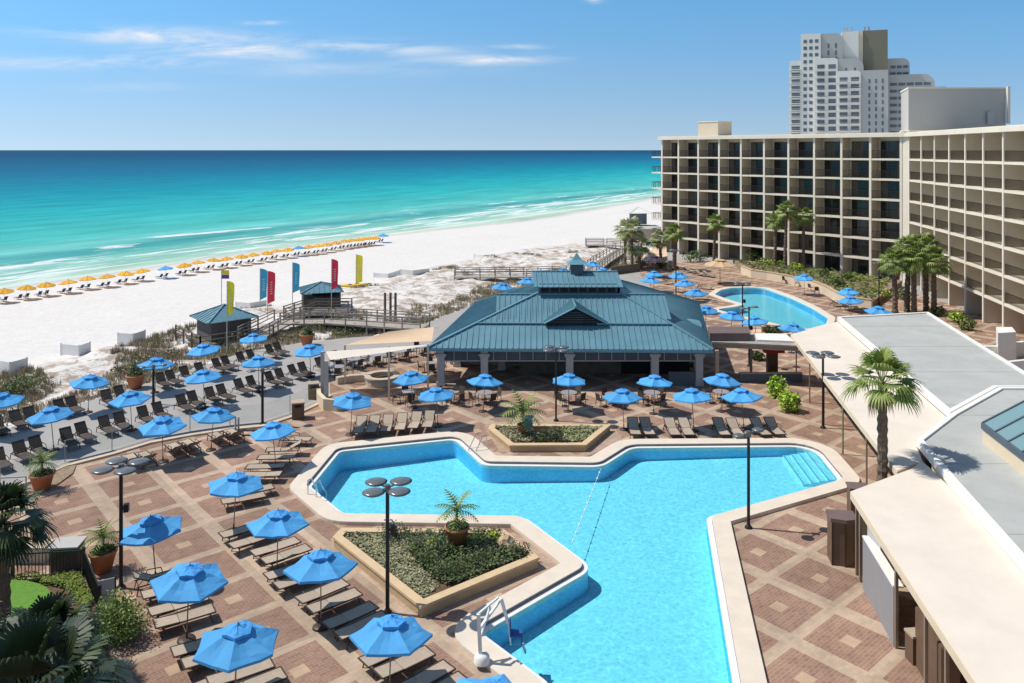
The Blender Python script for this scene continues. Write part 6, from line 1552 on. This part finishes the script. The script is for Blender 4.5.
for i, (x, y, s, lab, ms) in enumerate(((905, 300, 1.4, 'green bush left of the palm cluster trunks', 0), (880, 300, 1.3, 'bright bush near the thin lamp by the palm cluster', 1), (838, 293, 1.1, 'round bush on the bed at the right end of the curved wall', 0), (824, 284, 1.2, 'round dark bush behind the curved wall near the last umbrella', 0), (848, 287, 1.1, 'bush behind the two right umbrellas', 0),
     (795, 276, 1.1, 'lime hedge bush behind the curved wall', 1), (783, 272, 1.1, 'lime hedge bush at the foot of the three palms', 1), (768, 270, 1.0, 'low lime bush behind the left end of the curved wall', 1), (752, 263, 1.2, 'small green bush right of the tan umbrella', 0), (702, 262, 1.8, 'large grey green bush left of the tan umbrella', 2), (690, 262, 1.7, 'dark bush between the far umbrellas and the hotel', 0),
     (958, 322, 1.2, 'lime bush in the courtyard beyond the grey roof', 1), (972, 331, 1.1, 'dark bush in the courtyard beyond the grey roof', 0), (938, 316, 1.1, 'spiky dark plant right of the palm cluster', 2), (660, 268, 1.3, 'dark bush under the beach end palms', 0), (643, 268, 1.4, 'bush below the beach ramp palms', 2), (741, 268, 1.3, 'dark bush behind the tan umbrella', 0), (774, 336, 1.0, 'low bush on the near bank of the lagoon pool', 2), (758, 360, .8, 'low bush under the covered walkway', 2))):
    p = G(x, y); shrub('bush', lab, (p.x, p.y, .75 if 750 < x < 850 and y < 296 else 0), (s, s, s * .85), 300, .15, [[M['leafmid'], M['leafpalm'], M['leafdk']], [M['leafyellow'], M['leafmid'], M['turflime']], [M['leafgrey'], M['leafmid'], M['leafdk']]][ms], seed=70 + i, group='bushes around the hotel garden')
pk_ = thing('sand_island', 'peach coloured rockwork on the near bank of the lagoon pool', 'rockwork', G(773, 334))
mb = MB(); mb.prism([(-2.3, -.8), (2.5, -1.0), (2.8, .4), (.6, 1.2), (-1.6, 1.0)], 0, .22); build(mb, 'slab', M['sail'], pk_); mb = MB(); mb.prism([(-1.2, -.4), (1.0, -.5), (1.2, .4), (-.8, .6)], .223, .75); build(mb, 'rock', M['boulder'], pk_)

# green ground cover on the hotel bed
fill_plants('ground_cover', 'mixed green ground cover on the bed in front of the hotel', ccw([(p.x + .5, p.y + .5) for p in pts_wall] + [(47.5, 100.0), (33.5, 117.0)]), .78, 900, .17, .5, [M['turflime'], M['leafmid'], M['leafgrey']], 8)

for x, y, s_, lab, ms in ((424, 566, .75, 'dark feathery bush left of centre in the kite shaped planter', 0), (446, 576, .8, 'dark feathery bush near the front corner of the kite shaped planter', 0), (478, 566, .7, 'spreading dark bush along the right edge of the kite shaped planter', 0), (416, 549, .65, 'grey green bush along the back of the kite shaped planter', 2),
    (433, 548, .42, 'small lime flowering plant left of the planter pot', 1), (474, 545, .42, 'small lime flowering plant right of the planter pot', 1), (493, 539, .4, 'small lime plant at the back right of the kite shaped planter', 1)):
    p = G(x, y, .3); shrub('bush', lab, (p.x, p.y, .27), (s_, s_, s_ * .8), int(900 * s_), .045, [[M['leafgrey'], M['leafmid'], M['leafmiddk']], [M['leafyellow'], M['leafmid'], M['flower']], [M['leafgrey'], M['leafolive'], M['leafgrey']]][ms], seed=200 + x, clumps=7, group='bushes in the kite shaped planter')
# ---------------------------------------------------------------- beach huts, flags, boardwalks, dunes
def B3(x, y, z): return G(x, y, z)
def pyr_roof(root, c, w, d, z0, h, rz, name='roof', over=.5, mat_=None):
    R_ = Matrix.Rotation(rz, 3, 'Z'); mb = MB(); c = Vector((c[0], c[1], 0))
    q = [c + R_ @ Vector((sx * (w / 2 + over), sy * (d / 2 + over), z0)) for sx, sy in ((-1, -1), (1, -1), (1, 1), (-1, 1))]
    ap = c + Vector((0, 0, z0 + h))
    for i in range(4): roof_face(mb, [q[i], q[(i + 1) % 4], ap], sp=.55)
    for i in range(4): mb.bar(q[i] + Vector((0, 0, .04)), ap + Vector((0, 0, .04)), .16, .08)
    wbuild(mb, name, mat_ or M['teal'], root)
# hut 1
c1 = G(216, 341, -.2)
h1 = thing('beach_hut', 'square dark walled beach hut with teal pyramid roof at the start of the boardwalk', 'hut', (c1.x, c1.y + 2.0, -.3)); hc = h1.location
mb = MB(); R_ = Matrix.Rotation(.72, 3, 'Z'); mb.box((hc.x, hc.y, .62), (3.7, 3.5, 1.95), rot=R_); wbuild(mb, 'wall', M['hutwall'], h1)
pyr_roof(h1, (hc.x, hc.y), 3.7, 3.5, 1.60, 1.1, .72, over=.5)
mb = MB(); mb.box((hc.x, hc.y, -.35), (5.2, 5.0, .3), rot=R_); wbuild(mb, 'deck', M['wooddk'], h1)
mb = MB()
for s in (-1, 1):
    a = Vector((hc.x, hc.y, 0)) + R_ @ Vector((-3.3, -3.1, 0)); b = Vector((hc.x, hc.y, 0)) + R_ @ (Vector((3.4, -3.1, 0)) if s < 0 else Vector((-3.3, 3.1, 0)))
    for z in (.35, .75): mb.bar(a + Vector((0, 0, z)), b + Vector((0, 0, z)), .08)
    for k in range(4): p = lerp(a, b, k / 3); mb.bar(p + Vector((0, 0, -.6)), p + Vector((0, 0, .8)), .12)
wbuild(mb, 'railing', M['wooddk'], h1)
# hut 2
c2_ = G(321, 308, -.3)
h2 = thing('beach_hut', 'open sided rental kiosk with teal roof further along the boardwalk', 'hut', (c2_.x, c2_.y, -.4)); hc = h2.location
mb = MB(); mb.box((hc.x, hc.y, .35), (3.8, 3.2, 1.3), rz=.3); wbuild(mb, 'counter', M['wooddk'], h2)
mb = MB(); mb.box((hc.x + .3, hc.y + 1.0, 1.0), (3.0, .2, 1.3), rz=.3); wbuild(mb, 'back_wall', M['dark'], h2)
R_ = Matrix.Rotation(.3, 3, 'Z')
for sx in (-1, 1):
    for sy in (-1, 1): p = Vector((hc.x, hc.y, -.4)) + R_ @ Vector((sx * 1.9, sy * 1.7, 0)); mb = MB(); mb.bar(p, p + Vector((0, 0, 2.1)), .14); wbuild(mb, 'post', M['wooddk'], h2)
pyr_roof(h2, (hc.x, hc.y), 3.6, 3.2, 1.7, .85, .3, over=.45)
# boardwalks
def boardwalk(lab, pts, w, zdeck, rail=True, both=True, sp=2.0, mt='wood', zs=None):
    root = thing('boardwalk', lab, 'boardwalk', (*pts[0][:2], 0)); mb = MB()
    P_ = [Vector((p[0], p[1], (zs[i] if zs else zdeck))) for i, p in enumerate(pts)]
    for i in range(len(P_) - 1):
        a, b = P_[i], P_[i + 1]; mb.bar(a + Vector((0, 0, -.004 * i)), b + Vector((0, 0, -.004 * i)), w, .14)
    wbuild(mb, 'deck', M[mt], root)
    if not rail: return root
    rm = MB(); cnt = 0
    for s in ((-1, 1) if both else (1,)):
        for i in range(len(P_) - 1):
            a, b = P_[i], P_[i + 1]; d = (b - a).normalized(); q = Vector((-d.y, d.x, 0)).normalized() * s * (w / 2 - .05); a2, b2 = a + q, b + q
            for z in (.5, .85, 1.12): rm.bar(a2 + Vector((0, 0, z)), b2 + Vector((0, 0, z)), .05, .09)
            n_ = max(1, round((b - a).length / sp))
            for k in range(n_ + (i == len(P_) - 2)):
                if cnt < 95: p = lerp(a2, b2, k / n_); m2 = MB(); m2.bar(p - Vector((0, 0, 1.2)), p + Vector((0, 0, 1.15)), .12); wbuild(m2, 'post', M[mt], root); cnt += 1
    wbuild(rm, 'railing', M[mt], root)
    return root
zd = .25
boardwalk('timber ramp climbing from the dark walled hut to the main boardwalk', [G(x, y, z) for x, y, z in ((249, 340, .0), (268, 330, .1), (284, 322, zd))], 2.2, zd, zs=[.0, .1, zd], mt='wood')
boardwalk('long grey timber boardwalk running right from the ramp to the terrace', [G(x, y, zd) for x, y in ((283, 322), (330, 321.5), (372, 324), (425, 327.5))], 2.4, zd, mt='wood')
boardwalk('short timber boardwalk from the kiosk down to the sand', [G(x, y, .1) for x, y in ((292, 318), (312, 311), (350, 311))], 2.0, .1, mt='wooddk')
boardwalk('far pale timber boardwalk through the dunes behind the pavilion', [G(x, y, .0) for x, y in ((455, 277), (480, 277), (525, 276.5), (568, 275))], 1.8, 0.0, sp=2.4)
boardwalk('furthest timber boardwalk reaching the open beach near the hotel', [G(x, y, .0) for x, y in ((586, 245), (605, 245), (640, 247))], 2.0, 0.0, sp=2.6)
boardwalk('sloping timber beach ramp beside the ramp palms', [G(x, y, 0.1) for x, y in ((589, 273), (603, 262), (622, 250))], 2.2, 0.1, sp=2.4)
gz = thing('beach_gazebo', 'small white roofed gazebo at the beach end of the hotel', 'gazebo', G(638, 224, -.4))
hc = gz.location; mb = MB(); mb.box((hc.x, hc.y, 1.0), (3.6, 3.2, 2.6)); wbuild(mb, 'wall', M['slate'], gz); pyr_roof(gz, (hc.x, hc.y), 3.6, 3.2, 2.3, 1.3, .1, over=.9, mat_=M['trim'])
bh = thing('beach_cabin', 'low grey cabin with pale roof between gazebo and hotel', 'cabin', G(655, 240, -.2)); hc = bh.location
mb = MB(); mb.box((hc.x, hc.y, .9), (6.0, 4, 2.2)); wbuild(mb, 'wall', M['wood'], bh); mb = MB(); mb.box((hc.x, hc.y, 2.1), (6.8, 4.8, .2)); wbuild(mb, 'roof', M['block'], bh)
tr_ = thing('sand_terrace', 'orange canvas covered slope at the beach end of the hotel', 'awning', G(665, 262))
mb = MB(); q = [G(640, 262, .8), G(668, 262, 1.2), G(666, 246, 2.2), G(655, 246, 2.2)]; mb.add(q + [p - Vector((0, 0, .08)) for p in q], [(0, 1, 2, 3), (7, 6, 5, 4), (0, 4, 5, 1), (1, 5, 6, 2), (2, 6, 7, 3), (3, 7, 4, 0)]); wbuild(mb, 'canvas', M['sail'], tr_)
for p in q: mb = MB(); mb.bar(Vector((p.x, p.y, 0)), p - Vector((0, 0, .08)), .12); wbuild(mb, 'post', M['wood'], tr_)
fp_ = thing('timber_fence', 'dark timber fence below the ramp palms', 'fence', G(625, 272)); mb = MB(); a, b = G(611, 275), G(640, 271); mb.bar(a + Vector((0, 0, .55)), b + Vector((0, 0, .55)), .1, 1.1); wbuild(mb, 'panel', M['wooddk'], fp_)
# three mooring style posts
for i, (x, lab) in enumerate(((385, 'left'), (390.5, 'middle'), (395.5, 'right'))):
    p = G(x, 318, -.3); t_ = thing('timber_post', '%s one of three bare timber posts standing beyond the boardwalk' % lab, 'post', p, group='bare timber posts'); mb = MB(); mb.cyl((0, 0, -.3), (0, 0, 2.6), .13, n=8); build(mb, 'shaft', M['wooddk'], t_)
# flags
def flag(lab, xp, yb, ztop, fx0, fx1, fy0, fy1, m_, logo=None, wave=.12, zg=-.5):
    p = G(xp, yb, zg); sc = 800 / p.y; root = thing('feather_flag', lab, 'flag', p, group='tall flags by the beach')
    mb = MB(); h = 17 - (ztop - 150) / sc - zg; mb.cyl((0, 0, 0), (0, 0, h), .045, .03, 7); build(mb, 'pole', M['block'], root)
    x0, x1 = (fx0 - xp) / sc, (fx1 - xp) / sc; z1, z0 = 17 - (fy0 - 150) / sc - zg, 17 - (fy1 - 150) / sc - zg
    if abs(x0) < .2: x0 = .04
    mb = MB(); nx_, nz_ = 8, 16; vs = []
    for j in range(nz_ + 1):
        for i in range(nx_ + 1):
            u, v = i / nx_, j / nz_; x = x0 + (x1 - x0) * u; top = z1 - .25 * u * u; bot = z0 + .35 * u; z = bot + (top - bot) * v
            vs.append((x, wave * math.sin(u * 4 + v * 5) * u, z))
    mb.add(vs, [(j * (nx_ + 1) + i, j * (nx_ + 1) + i + 1, (j + 1) * (nx_ + 1) + i + 1, (j + 1) * (nx_ + 1) + i) for j in range(nz_) for i in range(nx_)], True)
    cl_ = build(mb, 'cloth', m_, root)
    if logo:  # small pale vertical lettering blocks, illegible in the photograph
        mb = MB()
        for k in range(6):
            zz = z0 + (z1 - z0) * (.30 + .07 * k); u = .5; x = x0 + (x1 - x0) * u; v = (zz - z0) / (z1 - z0)
            mb.bar((x - .10, wave * math.sin(u * 4 + v * 5) * u - .03, zz), (x + .12, wave * math.sin(u * 4 + v * 5) * u - .03, zz + .10), .03, .06)
        build(mb, 'lettering', logo, cl_)
    return root
flag('yellow feather flag in front of the dark walled hut', 227, 352, 281, 226.5, 234, 281, 316, M['flagyellow'], M['trim'], zg=-.2)
flag('left blue feather flag overlapping a red one', 260, 312, 268, 260, 267, 268.5, 300, M['flagblue'], M['trim'])
flag('red feather flag just right of the left blue one', 267.5, 318, 271, 267.5, 275, 271, 304, M['flagred'], M['trim'])
flag('right blue feather flag standing alone', 292.5, 306, 262, 292.5, 299.5, 262.5, 293, M['flagblue'], M['trim'])
flag('red feather flag above the kiosk roof', 331.5, 322, 259, 331.5, 338, 259, 290, M['flagred'], M['trim'], zg=-.1)
flag('yellow feather flag above the kayaks', 356, 288, 254, 356, 362.5, 254.5, 284, M['flagyellow'], M['trim'])
fl_ = thing('warning_flag', 'small flag yellow above purple on a thin pole beside the dark walled hut', 'flag', G(221.5, 318, -.5)); p = fl_.location; sc = 800 / p.y
mb = MB(); mb.cyl((0, 0, 0), (0, 0, 17.5 - (269 - 150) / sc), .04, n=6); build(mb, 'pole', M['block'], fl_)
zt_ = 17.5 - (270 - 150) / sc
mb = MB(); mb.box((.42, 0, zt_ - .25), (.75, .03, .45)); build(mb, 'upper_cloth', M['flagyellow'], fl_); mb = MB(); mb.box((.42, 0, zt_ - .70), (.75, .03, .42)); build(mb, 'lower_cloth', M['purple'], fl_)
# kayaks
for i, (x, y, lab) in enumerate(((350, 288, 'left yellow kayak on the sand by the kiosk'), (357, 287, 'right yellow kayak on the sand by the kiosk'))):
    p = G(x, y, -.7); k_ = thing('kayak', lab, 'kayak', (p.x, p.y, ground_z(p.x, p.y)), .25 + i * .15, 'yellow kayaks'); mb = MB(); vs = []; ns, nr = 12, 8
    for j in range(ns + 1):
        t = j / ns * 2 - 1; w_ = .38 * math.sqrt(max(0, 1 - abs(t) ** 2.4)) + .01; hh = .16 * math.sqrt(max(0, 1 - t ** 4)) + .01
        for q in range(nr): a = 2 * PI * q / nr; vs.append((t * 1.9, w_ * math.cos(a), .22 + .10 * t * t + hh * math.sin(a)))
    mb.add(vs, [(j * nr + q, j * nr + (q + 1) % nr, (j + 1) * nr + (q + 1) % nr, (j + 1) * nr + q) for j in range(ns) for q in range(nr)], True); build(mb, 'hull', M['kayak'], k_)
    mb = MB(); mb.lathe([(.22, .01), (.22, .05), (.17, .05), (.17, 0)], 12, c=(0, 0, .38)); build(mb, 'cockpit_rim', M['black'], k_)
# wind fences
for i, (pts, h_, lab) in enumerate((
   (((-14, 372), (10, 377), (27, 372)), 1.35, 'pale V shaped wind screen cut off by the left edge'), (((61, 356), (79, 358), (90, 354)), 1.25, 'pale V shaped wind screen on the sand above the dune, left of the middle one'),
   (((118, 343), (133, 344), (145, 340)), 1.1, 'pale V shaped wind screen nearest the dark walled hut'), (((236, 308), (250, 309), (266, 306)), .8, 'pale wind screen on the sand just right of the first hut roof'),
   (((374, 277), (388, 278), (400, 274)), .7, 'pale wind screen left of the V screens above the dune'), (((401, 276), (413, 277), (429, 275)), 1.1, 'square pale wind screen above the mid dune'), (((474, 258), (484, 259), (495, 258)), .75, 'furthest pale wind screen above the dune behind the pavilion'))):
    h_ *= .85; P_ = [G(x, y, -.75) for x, y in pts]; o = thing('wind_screen', lab, 'wind screen', P_[1], group='wind screens on the beach')
    for a, b in zip(P_[:-1], P_[1:]): mb = MB(); mb.bar(a + Vector((0, 0, h_ / 2)), b + Vector((0, 0, h_ / 2)), .06, h_); wbuild(mb, 'panel', M['windfence'], o)
    for p in P_: mb = MB(); mb.bar(p - Vector((0, 0, .3)), p + Vector((0, 0, h_ + .05)), .10); wbuild(mb, 'post', M['windfence'], o)
# dune grass as one growth of tufts
r6 = random.Random(66); mb = MB(); dense = [ccw([Gx(x, y, -.5) for x, y in P_]) for P_ in (
   ((-20, 372), (30, 368), (62, 386), (20, 402), (-20, 412)), ((108, 352), (150, 332), (196, 330), (250, 350), (190, 372), (132, 386), (118, 372)), ((300, 330), (366, 322), (372, 337), (330, 341), (250, 351), (262, 340)), ((470, 290), (510, 282), (560, 280), (505, 300), (480, 303)), ((410, 325), (445, 318), (470, 308), (440, 330), (428, 336)))]
bx = [p[0] for p in dune]; by = [p[1] for p in dune]; cnt = 0; tries = 0
while cnt < 7500 and tries < 160000:
    tries += 1
    y = min(by) + (max(by) - min(by)) * r6.random() ** 1.6; x = r6.uniform(min(bx), max(bx))
    if not inside(x, y, dune) or y > 135 or inside(x, y, deck): continue
    dn = any(inside(x, y, q) for q in dense); sd = -sdist(x, y, deck) if False else sdist(x, y, deck)
    if sd < .35: continue
    f = noise.noise(Vector((x * .25, y * .25, 9.0))) * .5 + .5
    edge = sd < 4.5
    if not (dn and f > .28 or edge and f > .36 or f > .70): continue
    cnt += 1; z = ground_z(x, y); h = r6.uniform(.22, .55) * (1.25 if dn else .8); mb.mi = (1 if r6.random() < .5 else 0) if dn and f > .5 else (r6.choice((0, 2, 2, 0)))
    for k in range(7):
        a = r6.uniform(0, 2 * PI); l = r6.uniform(.05, .22); w_ = r6.uniform(.02, .045); c, s = math.cos(a), math.sin(a); ox, oy = r6.uniform(-.16, .16), r6.uniform(-.16, .16)
        mb.add([(x + ox - s * w_, y + oy + c * w_, z - .05), (x + ox + s * w_, y + oy - c * w_, z - .05), (x + ox + c * l, y + oy + s * l, z + h * r6.uniform(.6, 1.1))], [(0, 1, 2)])
o = build(mb, 'dune_grass', [M['grassdry'], M['grassgrn'], M['grassbrn']]); o['kind'] = 'stuff'; o['label'] = 'dry dune grass and litter scattered over the low dunes'
# shrubs of the dune
for i, (x, y, s, lab, m_) in enumerate(((22, 388, 2.1, 'broad dark green dune bush at the left edge', 1), (4, 392, 1.6, 'smaller green dune bush against the left edge', 1), (150, 360, 1.3, 'brown green dune shrub above the dune edge pot', 0), (176, 352, 1.3, 'grey brown dune shrub left of the dark walled hut', 0), (196, 340, 1.0, 'small dune shrub under the hut railing', 0), (352, 331, 1.8, 'largest green dune bush below the long boardwalk', 1), (338, 336, 1.2, 'green dune bush left of the largest one', 1), (320, 331, 1.1, 'dark dune bush near the boardwalk corner', 1), (425, 322, 1.3, 'green dune bush at the right end of the long boardwalk', 1), (412, 320, .9, 'brown dune shrub beyond the right end of the boardwalk', 0), (462, 300, 1.2, 'brown shrub left of the pavilion roof corner', 0), (448, 312, 1.2, 'grey shrub at the dune edge near the pavilion', 0), (556, 272, 1.3, 'green shrub at the right end of the far dune boardwalk', 1), (452, 268, 1.3, 'brown shrub at the left end of the far dune boardwalk', 0), (236, 343, 1.0, 'low brown shrub right of the yellow flag pole', 0), (120, 372, 1.0, 'brown shrub just left of the dune edge pot', 0), (285, 340, 1.1, 'grey shrub below the boardwalk ramp', 0))):
    p = G(x, y, -.4); shrub('dune_shrub', lab, (p.x, p.y, ground_z(p.x, p.y)), (s, s, s * .5), int(420 * s), .09, [[M['grassbrn'], M['grassgrn'], M['grassdry']], [M['grassgrn'], M['leafgrey'], M['leafmid']]][m_], seed=100 + i, group='dune shrubs')
dups_ = {k: v for k, v in LABELS.items() if len(v) > 1}
if dups_: print('DUPLICATE LABELS', dups_)

for k in LABELS:
    if len(k.split()) > 16 or len(k.split()) < 4: print('LABEL LENGTH', len(k.split()), k)
